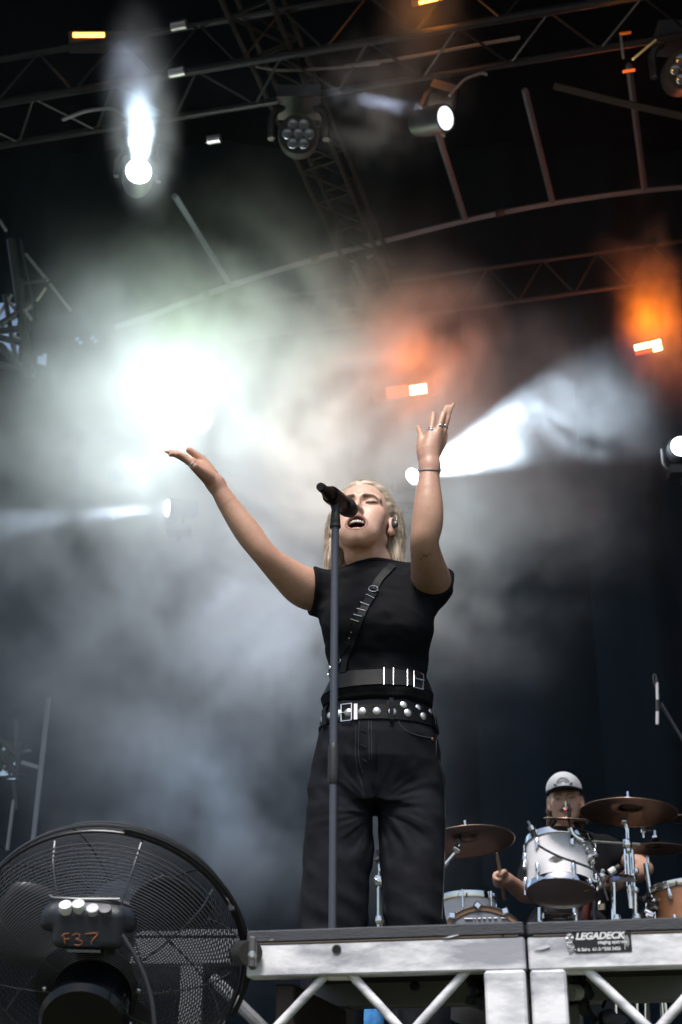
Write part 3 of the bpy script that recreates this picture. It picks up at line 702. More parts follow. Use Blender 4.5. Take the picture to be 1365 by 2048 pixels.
# sticker
X0, Z0 = xl(M2, 1143, 1864); X1, Z1 = xl(M2, 1265, 1903)
STK = mat('sticker_black', (.010, .011, .014), .35); WHT = mat('sticker_white', (.72, .73, .76), .5)
c = np.array(M2.translation) + dx * (X0 + X1) / 2 - dyv * .0011 + np.array([0, 0, (Z0 + Z1) / 2])
Rs = Matrix.Rotation(math.atan2(dx[1], dx[0]), 4, 'Z') @ Matrix.Rotation(R(90), 4, 'X')
sw, sh = X1 - X0, Z0 - Z1
pts = [(-sw / 2 + .006, -sh / 2), (sw / 2 - .002, -sh / 2), (sw / 2, -sh / 2 + .002), (sw / 2, sh / 2 - .002), (sw / 2 - .002, sh / 2), (-sw / 2 + .004, sh / 2), (-sw / 2, sh / 2 - .006), (-sw / 2 + .004, sh / 2 - .012), (-sw / 2 - .002, 0), (-sw / 2 + .003, -.004), (-sw / 2 - .001, -.009)]
MS = Matrix.Translation(V(c)) @ Rs
stk = MB().prism(pts, .0006, MS).build('sticker', STK, t2, smooth=False)
def tx(s, x, y, size, shear=0, off=0, sx=1, M=MS, par=stk, m=WHT, z=.0006): return text_obj(s, size, M @ Matrix.Translation((x, y, z)), m, par, .00015, shear, off, sx)
tx('LEGADECK', -sw / 2 + .006, sh * .27, .0158, .28, .0007, 1.02); tx('staging systems', -sw * .065, -sh * .03, .0078, 0, .00022, 1.0)
tx('e & Sales  61-3-9550 3455', -sw / 2 + .003, -sh * .35, .0074, 0, .00022, .98)
mb = MB(); mb.box((0, 0, 0), (1, 1, 1)); mb.v = [tuple(MS @ Vector((sw * .385 + x * .0008, y * sh * .8, .0005 + z * .0004))) for x, y, z in mb.v]; mb.build('rule', WHT, stk, smooth=False)
for i, (w0, yy) in enumerate(((.0165, .410), (.019, .432), (.013, .452))):
    for k in range(7):
        mb = MB(); mb.box((0, 0, 0), (1, 1, 1)); mb.v = [tuple(MS @ Vector((sw * yy + x * .0009, -w0 / 2 * 1 + (k + .5) * w0 / 7 + y * w0 / 9, .0005 + z * .0004))) for x, y, z in mb.v]
        if k == 0: acc = MB()
        acc.add(mb.v, mb.f)
    acc.build('small_print', WHT, stk, smooth=False)
# torn foil patch beside the sticker
FOIL = mat('torn_foil', (.55, .56, .60), .3, .8, noise=(120, (.15, .15, .17), .3), bump=(200, .8))
pts = [(-.0035, -.018), (.003, -.015), (.006, -.006), (.002, 0), (.006, .008), (.002, .017), (-.006, .014), (-.009, .004), (-.006, -.008)]
MB().prism(pts, .0007, MS @ Matrix.Translation((-sw / 2 - .002, 0, .0002))).build('foil', FOIL, t2, smooth=False)
# bottle and cloth under and behind the deck
bt = empty('water_bottle', at(746, 2050, 4.2), 'blue water bottle glimpsed beneath the left deck', 'bottle')
pb_ = at(745, 2035, 4.2); MB().lathe([(.030, -.10), (.033, -.095), (.033, .045), (.028, .062), (.013, .085), (.013, .10), (0, .10)], Matrix.Translation(V(pb_)), 20).build('bottle_body', mat('blue_plastic', (.02, .13, .55), .15, coat=.6, noise=(60, (.10, .45, .85), .2)), bt)
MB().lathe([(.015, 0), (.015, .02), (0, .02)], Matrix.Translation(V(pb_ + [0, 0, .095])), 14).build('cap', mat('white_plastic', (.75, .75, .75), .4), bt)
cs = MB(); cs.box((float(pb_[0]) + .12, 4.35, FLZ + .07), (.60, .34, .14), bev=.008); zc = float(pb_[2]) - .10
cs = MB(); cs.box((float(pb_[0]) + .10, 4.32, (FLZ + zc) / 2), (.55, .40, zc - FLZ), bev=.008); fc = empty('flight_case', (float(pb_[0]) + .10, 4.32, FLZ), 'low black equipment case standing on the stage behind the singer, under the bottle', 'case')
cs.build('case_body', mat('case_black', (.010, .010, .011), .6), fc, smooth=False)
mb = MB(); mb.box((float(pb_[0]) + .10, 4.118, zc - .012), (.55, .004, .02)); mb.build('edge_trim', ALU, fc, smooth=False)
mb = MB(); g_ = []; 
for j in range(9):
    for i in range(9): g_.append(at(1000 + i * 6 - j * 1.0, 1975 + j * 16, 4.6 + .03 * math.sin(i * 1.3) + .02 * math.sin(j)))
mb.add(g_, [(j * 9 + i, j * 9 + i + 1, j * 9 + i + 10, j * 9 + i + 9) for j in range(8) for i in range(8)])
tw_ = tag(mb.build('towel', mat('grey_towel', (.30, .31, .34), .9, bump=(300, .5))), 'pale grey towel hanging in the dark beneath the left deck', 'towel')
so = tw_.modifiers.new('th', 'SOLIDIFY'); so.thickness = .008

# ---- the cage fan
FC = at(212, 1908, 2.70)                 # middle of the rim
vr = (FC - CAMP) / np.linalg.norm(FC - CAMP)
axd = np.array([.035, .745, .67]); axd /= np.linalg.norm(axd)     # the way it blows: away, up and to the right
FM = align(FC, axd); 
fx = np.array([1.0, 0, 0]); fx -= axd * (fx @ axd); fx /= np.linalg.norm(fx); fy = np.cross(axd, fx)
FM = Matrix((V(fx), V(fy), V(axd))).transposed().to_4x4(); FM.translation = V(FC)
fan = empty('cage_fan', FC - [0, 0, .3], 'big black cage fan blowing up at the stage, seen from behind at the lower left', 'fan')
WIRE = mat('fan_wire', (.07, .075, .088), .34, .3); FBLK = mat('fan_black', (.008, .008, .009), .38, coat=.1); RR = .250
def F(r, a, z): return FM @ Vector((r * math.cos(a), r * math.sin(a), z))
def guard(z0, depth, sgn, r_in, name, nring, nspoke, twist, curve):
    g = MB()
    def zz(r): return z0 + sgn * depth * (1 - (r / RR) ** curve) ** .6
    for i in range(nring):
        r = r_in + (RR - r_in) * i / nring; g.path([F(r, a, zz(r)) for a in np.linspace(0, 2 * math.pi, 90, endpoint=False)], .0012, 4, closed=True)
    o = g.build(name, WIRE, fan); g = MB()
    for k in range(nspoke):
        a0 = 2 * math.pi * k / nspoke; rs_ = np.linspace(r_in, RR, 12)
        g.path([F(r, a0 + twist * ((r - r_in) / (RR - r_in)) , zz(r)) for r in rs_], .0017, 4)
    g.build('guard_ribs', WIRE, o); return o
guard(-.012, .105, -1, .070, 'rear_guard', 42, 10, .0, 3.2)
guard(.026, .130, 1, .060, 'front_guard', 42, 10, .0, 2.4)
rim = MB().path([F(RR + .002, a, .0) for a in np.linspace(0, 2 * math.pi, 120, endpoint=False)], .0030, 8, closed=True); rim.build('rim_band', FBLK, fan)
MB().path([F(RR + .001, a, .024) for a in np.linspace(0, 2 * math.pi, 120, endpoint=False)], .0030, 6, closed=True).build('rim_wire', WIRE, fan)
for a in (R(97), R(37), R(157), R(-25), R(215)):
    mb = MB(); mb.box((0, 0, 0), (1, 1, 1), bev=.1); Mc = align(F(RR + .006, a, .004), F(1, a, 0) - F(0, a, 0)); mb.v = [tuple(Mc @ Vector((x * .012, y * .026, z * .010))) for x, y, z in mb.v]; mb.build('rim_clip', mat('clip_grey', (.20, .20, .23), .4, .3), fan)
# motor, flange, blades
MB().lathe([(.015, .03), (.075, .02), (.093, -.012), (.093, -.022), (.072, -.026)], FM @ Matrix.Translation((-.014, .002, -.085)), 36).build('motor_flange', FBLK, fan)
MM = FM @ Matrix.Translation((-.002, .008, -.115))
MOT = mat('motor_gloss', (.004, .005, .007), .16, spec=.35)
MB().lathe([(.068, .03), (.070, -.05), (.076, -.058), (.078, -.070), (.070, -.082), (0, -.086)], MM, 40).build('motor', MOT, fan)
for a in (R(40), R(140), R(65), R(115), R(-10), R(190)):
    MB().lathe([(.0045, 0), (.0045, .004), (.003, .006), (0, .006)], MM @ Matrix.Translation((.084 * math.cos(a), .084 * math.sin(a), .002)) @ Matrix.Rotation(math.pi, 4, 'X'), 10).build('screw', mat('screw_steel', (.5, .5, .52), .3, 1), fan)
BLD = mat('blade_grey', (.040, .040, .044), .4, .2)
for k in range(3):
    a0 = R(80) + 2 * math.pi * k / 3; vs = []; NB = 9
    for i in range(NB):
        u = i / (NB - 1); r = .05 + .165 * u; w = .32 + .42 * math.sin(u * 2.6)
        for j in range(7):
            s = j / 6 - .5; rr = r * (1 - .10 * s * s * u); vs.append(tuple(F(rr, a0 + s * w * 1.5 * (.75 + .25 * (1 - u)) , .008 + s * .075 * (1 - .35 * u))))
    fs = [(i * 7 + j, i * 7 + j + 1, i * 7 + j + 8, i * 7 + j + 7) for i in range(NB - 1) for j in range(6)]
    b_ = MB().add(vs, fs).build('blade', BLD, fan); so = b_.modifiers.new('th', 'SOLIDIFY'); so.thickness = .003
MB().lathe([(.045, -.03), (.048, .03), (.03, .045), (0, .048)], FM, 24).build('hub', FBLK, fan)
# control box
cb = at(180, 1838, 2.52); nrm = CAMP - cb; nrm /= np.linalg.norm(nrm); nb_ = nrm * .93 + np.array([.0, 0, -.10]); CBM = align(cb, nb_)
K = (cb - CAMP) @ Fv / FPX      # metres per picture pixel there
def csdf(P):
    q = (P - cb.astype(f32)) @ np.array(CBM.to_3x3(), dtype=f32)
    def rb(q, c, s, r): d = np.abs(q - np.array(c, f32)) - np.array(s, f32) + r; return np.linalg.norm(np.maximum(d, 0), axis=1) + np.minimum(d.max(1), 0) - r
    xx = q.copy(); xx[:, 1] += 2.3 * q[:, 0] ** 2
    d = rb(xx, (0, .012, -.020), (.083, .024, .034), .020)
    d = smin(d, rb(q, (.0, -.014, -.008), (.060, .034, .034), .014), .012)
    return d
v, f = surface_net(csdf, cb - .13, cb + .13, .0022)
cbox = np_mesh('control_box', v, f, fan, mat('box_plastic', (.020, .024, .033), .42, bump=(500, .15)))
for i, (x, y, dk) in enumerate(((132, 1814, 0), (158, 1812, 1), (186, 1816, 2), (211, 1817, 3))):
    cm = [mat('button_white', (.80, .81, .84), .4), mat('button_offwhite', (.62, .64, .62), .4), mat('button_lilac', (.46, .47, .54), .4), mat('button_dark', (.09, .09, .11), .4)][dk]
    bm_ = [cm, mat('button_side', (.35, .36, .38), .4), cm, KNOB][dk]
    p = trace(x, y + 4, csdf, 1.8, 3.5); M = align(p, np.array([.0, -.80, .62]))
    MB().lathe([(.0108, -.005), (.0112, .009 if dk < 2 else .004), (.0104, .0105 if dk < 2 else .0052), (0, .0110 if dk < 2 else .0056)], M, 20).build('button', cm, cbox)
ORG = mat('orange_marker', (.42, .14, .05), .6, noise=(150, (.12, .05, .03), .4))
def stroke(pts, r=.0012):
    out = []
    P = np.array(pts, float); T = np.linspace(0, len(P) - 1, 12)
    for t in T:
        x = np.interp(t, range(len(P)), P[:, 0]); y = np.interp(t, range(len(P)), P[:, 1]); p = trace(x, y, csdf, 1.8, 3.5); out.append(p + grad(csdf, p) * .0004)
    return out
S_ = lambda X, Y: (60 + X / 5.6875, 1760 + Y / 5.6875)
mb = MB()
for st in ([(450, 605), (385, 615), (365, 640)], [(385, 615), (392, 670), (400, 725)], [(385, 672), (455, 668)],
           [(485, 630), (530, 608), (575, 625), (560, 660), (525, 672)], [(525, 672), (590, 690), (600, 720), (560, 742), (510, 735)], [(630, 615), (700, 606), (790, 604), (740, 650), (705, 700), (700, 730)]):
    mb.path(stroke([S_(*q) for q in st]), .00115, 5)
mb.build('marker_writing', ORG, cbox)
MB().path([at(102, 1786, 2.52), at(100, 1790, 2.52), at(106, 1795, 2.51), at(160, 1798, 2.50), at(240, 1798, 2.51)], .0022, 6).build('wire_clip', GRS, fan)
mb = MB(); mb.box((0, 0, 0), (1, 1, 1)); Mh = align(at(168, 1902, 2.50), nrm); mb.v = [tuple(Mh @ Vector((x * .056, y * .004, z * .02))) for x, y, z in mb.v]; mb.build('box_bracket', mat('bracket_grey', (.10, .11, .12), .3, .6), fan, smooth=False)
MB().path(curve_pts([(245, 1870), (268, 1905), (290, 1950), (305, 2000), (312, 2070)], 2.48, 26), .0042, 8).build('power_cord', mat('cord_black', (.02, .021, .025), .4), fan)
# yoke to the deck
MB().path([F(RR + .012, a, 0) for a in np.linspace(R(28), R(-80), 30)], [.0050] * 30, 8).build('yoke', FBLK, fan)
MB().tube(at(480, 1906, 2.66), at(502, 1906, 2.56), .021, 18).build('pivot', mat('pivot_dark', (.03, .028, .027), .4), fan)
mb = MB(); mb.box(at(506, 1906, 2.50), (.012, .03, .052), bev=.003); mb.build('clamp_plate', mat('clamp_grey', (.11, .11, .115), .5, .4), fan)
MB().lathe([(.007, 0), (.007, .006), (.004, .009), (0, .009)], align(at(505, 1911, 2.46), (0, -1, 0)), 10).build('clamp_bolt', STEEL_ if 'STEEL_' in globals() else mat('bolt_steel', (.6, .6, .6), .3, 1), fan)
st_ = tag(MB().tube(at(430, 1960, 2.95), at(560, 2090, 2.7), .012, 10).build('steel_strut', DALU2), 'slanting steel strut in the shadow behind the fan', 'strut')
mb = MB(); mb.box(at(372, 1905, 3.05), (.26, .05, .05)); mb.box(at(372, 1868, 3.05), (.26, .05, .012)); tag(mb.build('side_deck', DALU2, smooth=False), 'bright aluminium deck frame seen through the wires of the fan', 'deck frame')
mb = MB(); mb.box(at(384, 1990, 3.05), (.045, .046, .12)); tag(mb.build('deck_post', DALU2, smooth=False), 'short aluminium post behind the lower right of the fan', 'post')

# ================================================================== MICROPHONE, STAND AND DRUMS
CHR = mat('chrome', (.82, .83, .86), .10, 1.0); BLK = mat('mic_black', (.012, .012, .013), .45, bump=(600, .2)); 
POLE = mat('stand_grey', (.075, .082, .105), .38, .3)
ms = empty('microphone_stand', (-.02, 3.12, FLZ), 'tall straight dark grey microphone stand in front of the singer', 'microphone stand')
ptop = at(671, 1052, 3.12); pcl0 = at(668, 1497, 3.12); pcl1 = at(667.5, 1568, 3.12); pbt = at(665.5, 1845, 3.12); dwn = (pbt - ptop) / np.linalg.norm(pbt - ptop); pbase = ptop + dwn * ((FLZ + .02 - ptop[2]) / dwn[2])
MB().tube(ptop, pcl0, .0093, 16).build('upper_tube', POLE, ms)
MB().lathe([(.0105, 0), (.0125, .006), (.0130, .02), (.0130, .078), (.0115, .086), (.0095, .092)], align(pcl1, pcl0 - pcl1), 20).build('clutch', mat('clutch_black', (.018, .020, .024), .5), ms)
MB().tube(pcl1, pbase, .0088, 16).build('lower_tube', POLE, ms)
MB().lathe([(.155, 0), (.155, .012), (.14, .02), (.03, .03), (.02, .05), (0, .05)], Matrix.Translation((float(pbase[0]), 3.12, FLZ + .001)), 40).build('round_base', BLK, ms)
tp_ = at(671.5, 1022, 3.12); M = align(ptop, tp_ - ptop)
MB().lathe([(.0135, -.004), (.0135, .004), (.0115, .006), (.0125, .010), (.0105, .036), (.0085, .041), (.005, .042)], M, 16).build('swivel', BLK, ms)
mA = at(640.5, 973, 3.035); mB = at(699, 1018, 3.235); md_ = mB - mA; mL = np.linalg.norm(md_); MM_ = align(mA, md_)
clip = MB(); cm_ = mA + md_ * .50
clip.lathe([(.0205, -.036), (.0225, -.030), (.0225, .030), (.0205, .036)], align(cm_, md_), 20, caps=False)
clip.path([cm_ + (tp_ - cm_) * .35, tp_ + [0, 0, .004], tp_ - [0, 0, .006]], [.014, .010, .009], 10); clip.build('mic_clip', BLK, ms)
mic = empty('microphone', mA, 'black wireless microphone in the stand clip, pointing at the singer\'s mouth', 'microphone')
MB().lathe([(0, .0), (.0095, 0), (.0108, .004), (.0112, .040), (.0135, .044), (.0168, .060), (.0185, mL * .55), (.0190, mL * .80)], MM_, 24).build('mic_body', mat('mic_body_black', (.008, .008, .010), .38, spec=.3), mic)
MB().lathe([(.0190, mL * .80), (.0225, mL * .83), (.0245, mL * .86), (.0245, mL * .90), (.0235, mL * .96), (.0205, mL * 1.04), (.012, mL * 1.09), (0, mL * 1.10)], MM_, 28).build('grille', mat('grille_black', (.010, .010, .011), .6, bump=(900, 1.0)), mic)
mb = MB(); mb.lathe([(.0114, .012), (.0116, .013), (.0116, .016), (.0114, .017)], MM_, 24, caps=False); mb.build('tail_ring', mat('tail_grey', (.05, .055, .07), .4), mic)
mb = MB(); mb.path([MM_ @ Vector((.0168 * math.cos(2.4), .0168 * math.sin(2.4), .062)), MM_ @ Vector((.0187 * math.cos(2.4), .0187 * math.sin(2.4), mL * .45))], .0012, 5); mb.build('red_reflection', mat('reflection_red', (.35, .03, .03), .4), mic)  # reddish reflection on the body, built in as a coloured line

# ---- drums
DY = 6.2
PEARL = mat('white_pearl_wrap', (.80, .80, .83), .5, noise=(5, (.70, .70, .74), .5, 6), spec=.3, streak=(1, 1, 7))
WOOD = mat('maple_shell', (.42, .19, .085), .35, noise=(4, (.28, .11, .05), .2, 6), streak=(1, 1, 9), coat=.4)
HEADM = mat('clear_head', (.34, .27, .28), .35, spec=.5)
BRONZE = mat('cymbal_bronze', (.115, .078, .052), .34, .85, noise=(3, (.065, .042, .03), .3, 3), bump=(4, .05))
def pxm(Y, py): 
    p = at(682, py, Y); return (p - CAMP) @ Fv / FPX
def drum(c, axis, r, h, wrap, name, label, lugs=6, low_head=True, rot=0, badge=False, group='drums of the kit'):
    t = empty(name, c, label, 'drum', group); M = align(c, axis)
    M = M @ Matrix.Rotation(R(rot), 4, 'Z')
    MB().lathe([(r, -h / 2), (r, h / 2)], M, 48, caps=False).build('shell', wrap, t)
    for s in (-1, 1):
        MB().lathe([(r * .97, s * (h / 2 - .004)), (r * 1.045, s * (h / 2 - .016)), (r * 1.055, s * (h / 2 - .012)), (r * 1.05, s * (h / 2 + .012)), (r * 1.015, s * (h / 2 + .014)), (r * 1.0, s * (h / 2 + .002))], M, 48, caps=False).build('hoop', CHR, t)
        MB().lathe([(r * 1.005, s * (h / 2 + .001)), (r * .5, s * (h / 2 + .0015)), (0, s * (h / 2 + .002))], M, 40).build('drum_head', HEADM, t)
    for k in range(lugs):
        a = 2 * math.pi * k / lugs
        for s in (-1, 1):
            Mk = M @ Matrix.Rotation(a, 4, 'Z') @ Matrix.Translation((r * 1.0, 0, s * h * .27))
            lg = MB().lathe([(0, -.024), (.008, -.022), (.0115, -.010), (.0115, .010), (.008, .022), (0, .024)], Mk @ Matrix.Translation((.007, 0, 0)), 12).build('lug', CHR, t)
            MB().tube(Mk @ Vector((.011, 0, s * .02)), Mk @ Vector((.011, 0, s * h * .27)), .0035, 6).build('tension_rod', CHR, t)
    return t, M
kt = pxm(DY, 1740)
rt = 67 * kt
rc = at(1121, 1735, DY); rax = np.array([.07, .26, 1.0]); rax /= np.linalg.norm(rax)
tom, TM_ = drum(rc, rax, rt, .215, PEARL, 'rack_tom', 'white pearl rack tom with a dark badge, facing us in front of the drummer', 6, rot=-62)
Mf = None
def on_shell(c, M, r, px, py):
    """point and outward normal on the drum's side along a line of sight"""
    fn = lambda P: (np.linalg.norm(((P - np.array(M.translation, dtype=f32)) @ np.array(M.to_3x3(), dtype=f32))[:, :2], axis=1) - r)
    p = trace(px, py, fn, 4.5, 9); return p, grad(fn, p)
bp, bn = on_shell(rc, TM_, rt, 1112, 1718); Mb = align(bp + bn * .001, bn, tuple(rax))
MB().prism([(-.030, 0), (-.013, .012), (0, .016), (.013, .012), (.030, 0), (.013, -.012), (0, -.016), (-.013, -.012)], .0015, Mb).build('badge', mat('badge_black', (.012, .012, .015), .3), tom, smooth=False)
mb = MB()
mb.path([Mb @ Vector((x * .94, y * .88, .0012)) for x, y in ((-.028, 0), (-.013, .011), (0, .0145), (.013, .011), (.028, 0), (.013, -.011), (0, -.0145), (-.013, -.011))], .0005, 4, closed=True); 
for i in range(9): mb.tube(Mb @ Vector((-.016 + i * .004, -.003, .0012)), Mb @ Vector((-.0145 + i * .004, .001 + .001 * (i % 2), .0012)), .0006, 4)
mb.path([Mb @ Vector((.004 * math.cos(a), .007 + .0025 * math.sin(a), .0012)) for a in np.linspace(0, 6.28, 9)[:-1]], .0005, 4, closed=True); mb.build('badge_lettering', mat('badge_silver', (.5, .5, .52), .3, .8), tom)
# mounting hardware
def hw_rod(pp, Y, r, name, label=None, parent=None, m=CHR, seg=10):
    P = [at(x, y, yy) for (x, y), yy in zip(pp, Y)] if hasattr(Y, '__len__') else [at(x, y, Y) for x, y in pp]
    o = MB().path(P, r, seg).build(name, m, parent); return o
tmn = empty('tom_mount', at(1195, 1790, DY - .05), 'chrome tom arm and clamp joining the rack tom to its stand', 'tom mount')
hw_rod([(1183, 1728), (1184, 1755), (1188, 1762), (1204, 1763)], DY - .08, .0085, 'l_arm', parent=tmn); 
for (x, y, s) in ((1181, 1716, .018), (1191, 1708, .013), (1186, 1724, .012), (1205, 1755, .020), (1206, 1742, .010), (1204, 1768, .012), (1168, 1692, .010), (1175, 1700, .012)):
    MB().lathe([(0, -s), (s * .8, -s * .8), (s, 0), (s * .8, s * .8), (0, s)], align(at(x, y, DY - .10), (.3, -.2, 1)), 12).build('clamp', CHR, tmn, sharp=60)
MB().tube(at(1180, 1712, DY - .1), at(1196, 1706, DY - .14), .006, 8).build('wing_bolt', CHR, tmn)
MB().tube(at(1052, 1722, DY - .02), at(1050, 1736, DY - .05), .009, 8).build('suspension_lug', CHR, tmn)
# heavy double stand on the right
rk = empty('cymbal_stand', at(1262, 2000, DY), 'heavy chrome cymbal stand with a side bar, right of the rack tom', 'stand', 'chrome cymbal stands')
hw_rod([(1254, 1695), (1257, 1752)], DY, .0125, 'upper_tube', parent=rk); hw_rod([(1257, 1752), (1263, 1817)], DY + .01, .0105, 'mid_tube', parent=rk); hw_rod([(1264, 1700), (1269, 1780)], DY + .05, .0105, 'side_tube', parent=rk)
hw_rod([(1270, 1780), (1275, 2080)], DY + .05, .0125, 'lower_tube', parent=rk); hw_rod([(1228, 1762), (1233, 2080)], DY - .02, .0115, 'leg_tube', parent=rk)
mb = MB(); 
a_, b_ = at(1219, 1756, DY - .03), at(1268, 1756, DY - .03); mb.path([a_, b_], .016, 4); mb.build('cross_bar', CHR, rk, smooth=False)
mb = MB(); mb.box(at(1232, 1756, DY - .055), (.030, .004, .016)); mb.build('label_plate', mat('label_blue', (.10, .14, .35), .5), rk, smooth=False)
for (x, y, s) in ((1255, 1688, .022), (1257, 1700, .014), (1266, 1756, .018), (1272, 1780, .014), (1234, 1838, .02), (1273, 1742, .013), (1275, 1835, .018)):
    MB().lathe([(0, -s), (s * .8, -s * .85), (s, 0), (s * .8, s * .85), (0, s)], align(at(x, y, DY - .02), (0, 0, 1)), 12).build('joint', CHR, rk, sharp=60)
hw_rod([(1257, 1690), (1256, 1660), (1252, 1648), (1249, 1640)], DY - .02, .0085, 'tilter', parent=rk); hw_rod([(1251, 1641), (1256, 1622)], DY - .02, .0055, 'tilter_rod', parent=rk)
MB().lathe([(0, -.012), (.012, -.01), (.014, 0), (.012, .01), (0, .012)], align(at(1248, 1642, DY - .03), (1, 0, 0)), 12).build('wing_nut', CHR, rk)
# horizontal boom arm
ba = empty('cymbal_boom', at(1200, 1690, DY - .08), 'chrome boom arm reaching left to a splash cymbal before the drummer\'s face', 'boom arm')
hw_rod([(1280, 1688), (1255, 1687), (1165, 1681), (1152, 1676)], [DY, DY, DY - .1, DY - .12], .0080, 'rod', parent=ba)
hw_rod([(1166, 1681), (1155, 1676), (1146, 1668), (1141, 1656)], [DY - .12] * 4, [.012, .017, .014, .006] if False else .0125, 'ratchet', parent=ba)
hw_rod([(1141, 1658), (1138, 1642), (1136, 1618)], DY - .12, .0040, 'spindle', parent=ba, m=BLK)
MB().lathe([(.011, 0), (.013, .01), (.013, .05), (.010, .055), (0, .055)], align(at(1137, 1634, DY - .12), (0, 0, 1)), 12).build('felt', mat('felt_black', (.015, .013, .014), .8), ba)
MB().lathe([(0, -.004), (.004, 0), (0, .004)], align(at(1131.5, 1618, DY - .135), (0, -1, 0)), 8).build('led', lens_on('led_red', (1, .05, .1), 2.5) if 'lens_on' in globals() else BLK, ba)
def cymbal(cx, cy, Y, rpx, squash, tilt, label, m=BRONZE, bell=.18, dome=.10):
    """squash = picture height over width of the ellipse; the plate is tipped towards us to show its underside"""
    c = at(cx, cy, Y); k = (c - CAMP) @ Fv / FPX; r = rpx * k
    v = (c - CAMP) / np.linalg.norm(c - CAMP); up = Uv - v * (Uv @ v); up /= np.linalg.norm(up); rt_ = np.cross(v, up)
    n = up * math.sqrt(1 - squash ** 2) + v * squash; n = n * math.cos(R(tilt)) + rt_ * math.sin(R(tilt))
    t = empty('cymbal', c, label, 'cymbal', 'bronze cymbals of the drum kit'); M = align(c, n)
    prof = [(r, -dome * r), (r * .8, -dome * r * .55), (r * .6, -dome * r * .25), (r * .4, -dome * r * .06), (r * bell * 1.15, 0), (r * bell, .012 * 1), (r * bell * .7, .028), (r * bell * .3, .036), (.006, .037)]
    prof2 = [(a, b + .0015) for a, b in prof[::-1]]
    MB().lathe(prof, M, 64, caps=False).add([], []).build('plate', m, t, sharp=180)
    rings = MB()
    for i in range(1, 16): q = .22 + .76 * i / 16; z = -dome * r * (q ** 2.4) - .0006; rings.lathe([(r * q, z), (r * q + .0012, z - .0006), (r * q + .0024, z - .0002)], M, 64, caps=False)
    MB().lathe([(r - .004, -dome * r - .0004), (r + .0006, -dome * r - .0012), (r + .0012, -dome * r + .0004), (r - .002, -dome * r + .0022)], M, 64, caps=False).build('edge', mat('edge_bright', (.42, .30, .24), .3, .8), t, sharp=180)
    MB().lathe([(.0, .07), (.005, .07), (.005, .045), (.013, .044), (.013, .036)], M, 10).build('wing_nut', CHR, t); return t, M
cymbal(1257, 1614, DY - .02, 97, .30, -1.5, 'large dark crash cymbal tilted on the right of the drummer', dome=.12)
cymbal(934, 1673, 5.9, 95, .34, -6, 'crash cymbal beside the singer\'s hip, left of the drummer', dome=.12)
cymbal(1133, 1636, DY - .12, 45, .05, 1, 'thin splash cymbal edge-on in front of the drummer\'s face', bell=.12, dome=.05)
ht, _ = cymbal(1312, 1692, DY + .1, 62, .20, -3, 'upper hi-hat cymbal at the right edge of the kit'); 
cymbal(1390, 1632, DY + .4, 48, .22, -6, 'dark cymbal just entering the picture at the right edge')
hh = empty('hi_hat_stand', at(1300, 2000, DY + .1), 'hi-hat stand with a thin rod at the far right of the drums', 'stand')
hw_rod([(1287, 1640), (1288, 1675)], DY + .1, .0045, 'rod', parent=hh); hw_rod([(1287, 1655), (1287.5, 1664)], DY + .1, .011, 'clutch', parent=hh); hw_rod([(1293, 1661), (1303, 1661)], DY + .1, .004, 'wing', parent=hh)
hw_rod([(1292, 1727), (1302, 1795), (1340, 2080)], DY + .12, .0125, 'tube', parent=hh); hw_rod([(1296, 1712), (1298, 1740)], DY + .12, .007, 'pull_rod', parent=hh)
# left cymbal's stand and small stand seen between the singer's legs
ls = empty('cymbal_stand', at(890, 2000, 5.9), 'chrome boom stand holding the cymbal beside the singer\'s hip', 'stand', 'chrome cymbal stands')
hw_rod([(917, 1678), (919, 1690), (914, 1700), (890, 1728), (850, 1770)], 5.9, .0105, 'boom', parent=ls); hw_rod([(850, 1765), (848, 2080)], 5.9, .013, 'tube', parent=ls)
hw_rod([(922, 1660), (920, 1684)], 5.9, .005, 'spindle', parent=ls, m=BLK)
MB().lathe([(0, -.018), (.012, -.014), (.015, 0), (.012, .014), (0, .018)], align(at(914, 1698, 5.88), (1, 0, -1)), 12).build('joint', CHR, ls)
ss = empty('percussion_stand', at(760, 2000, 5.4), 'slim chrome stand showing between the singer\'s legs', 'stand')
hw_rod([(760, 1728), (760, 1800)], 5.4, .0065, 'upper_tube', parent=ss); hw_rod([(759.5, 1775), (759.5, 2100)], 5.4, .0095, 'lower_tube', parent=ss)
for (x, y, s) in ((759, 1762, .018), (762, 1740, .010), (759, 1840, .016), (755, 1756, .010)):
    MB().lathe([(0, -s), (s * .8, -s * .85), (s, 0), (s * .8, s * .85), (0, s)], align(at(x, y, 5.39), (0, 0, 1)), 12).build('joint', CHR, ss, sharp=60)
hw_rod([(748, 1757), (758, 1766), (764, 1757)], 5.38, .006, 'wing_screw', parent=ss); hw_rod([(752, 1722), (762, 1715), (757, 1700)], 5.42, .010, 'adapter', parent=ss, m=BLK)
# white floor tom and bass drum on the left, wooden snare on the right
k2 = pxm(6.0, 1820)
drum(at(940, 1886, 6.15), (0, .06, 1), 56 * k2, .36, PEARL, 'floor_tom', 'white drum with a chrome rim behind the bass drum hoop', 6, rot=15)
bdc = at(968, 1912, 5.75); bk = pxm(5.75, 1900); rb_ = 99 * bk; bd = empty('bass_drum', bdc, 'bass drum with a wooden hoop peeping over the deck edge', 'drum', 'drums of the kit'); BM = align(bdc, (0.03, -1, .10))
MB().lathe([(rb_ * .96, 0), (rb_ * .96, -.4)], BM, 60, caps=False).build('shell', PEARL, bd)
MB().lathe([(rb_ * .90, .010), (rb_ * 1.0, .014), (rb_ * 1.01, .0), (rb_ * 1.01, -.030), (rb_ * .90, -.03)], BM, 72, caps=False).build('hoop', mat('hoop_wood', (.34, .20, .12), .35, noise=(8, (.2, .11, .06), .2), coat=.5), bd)
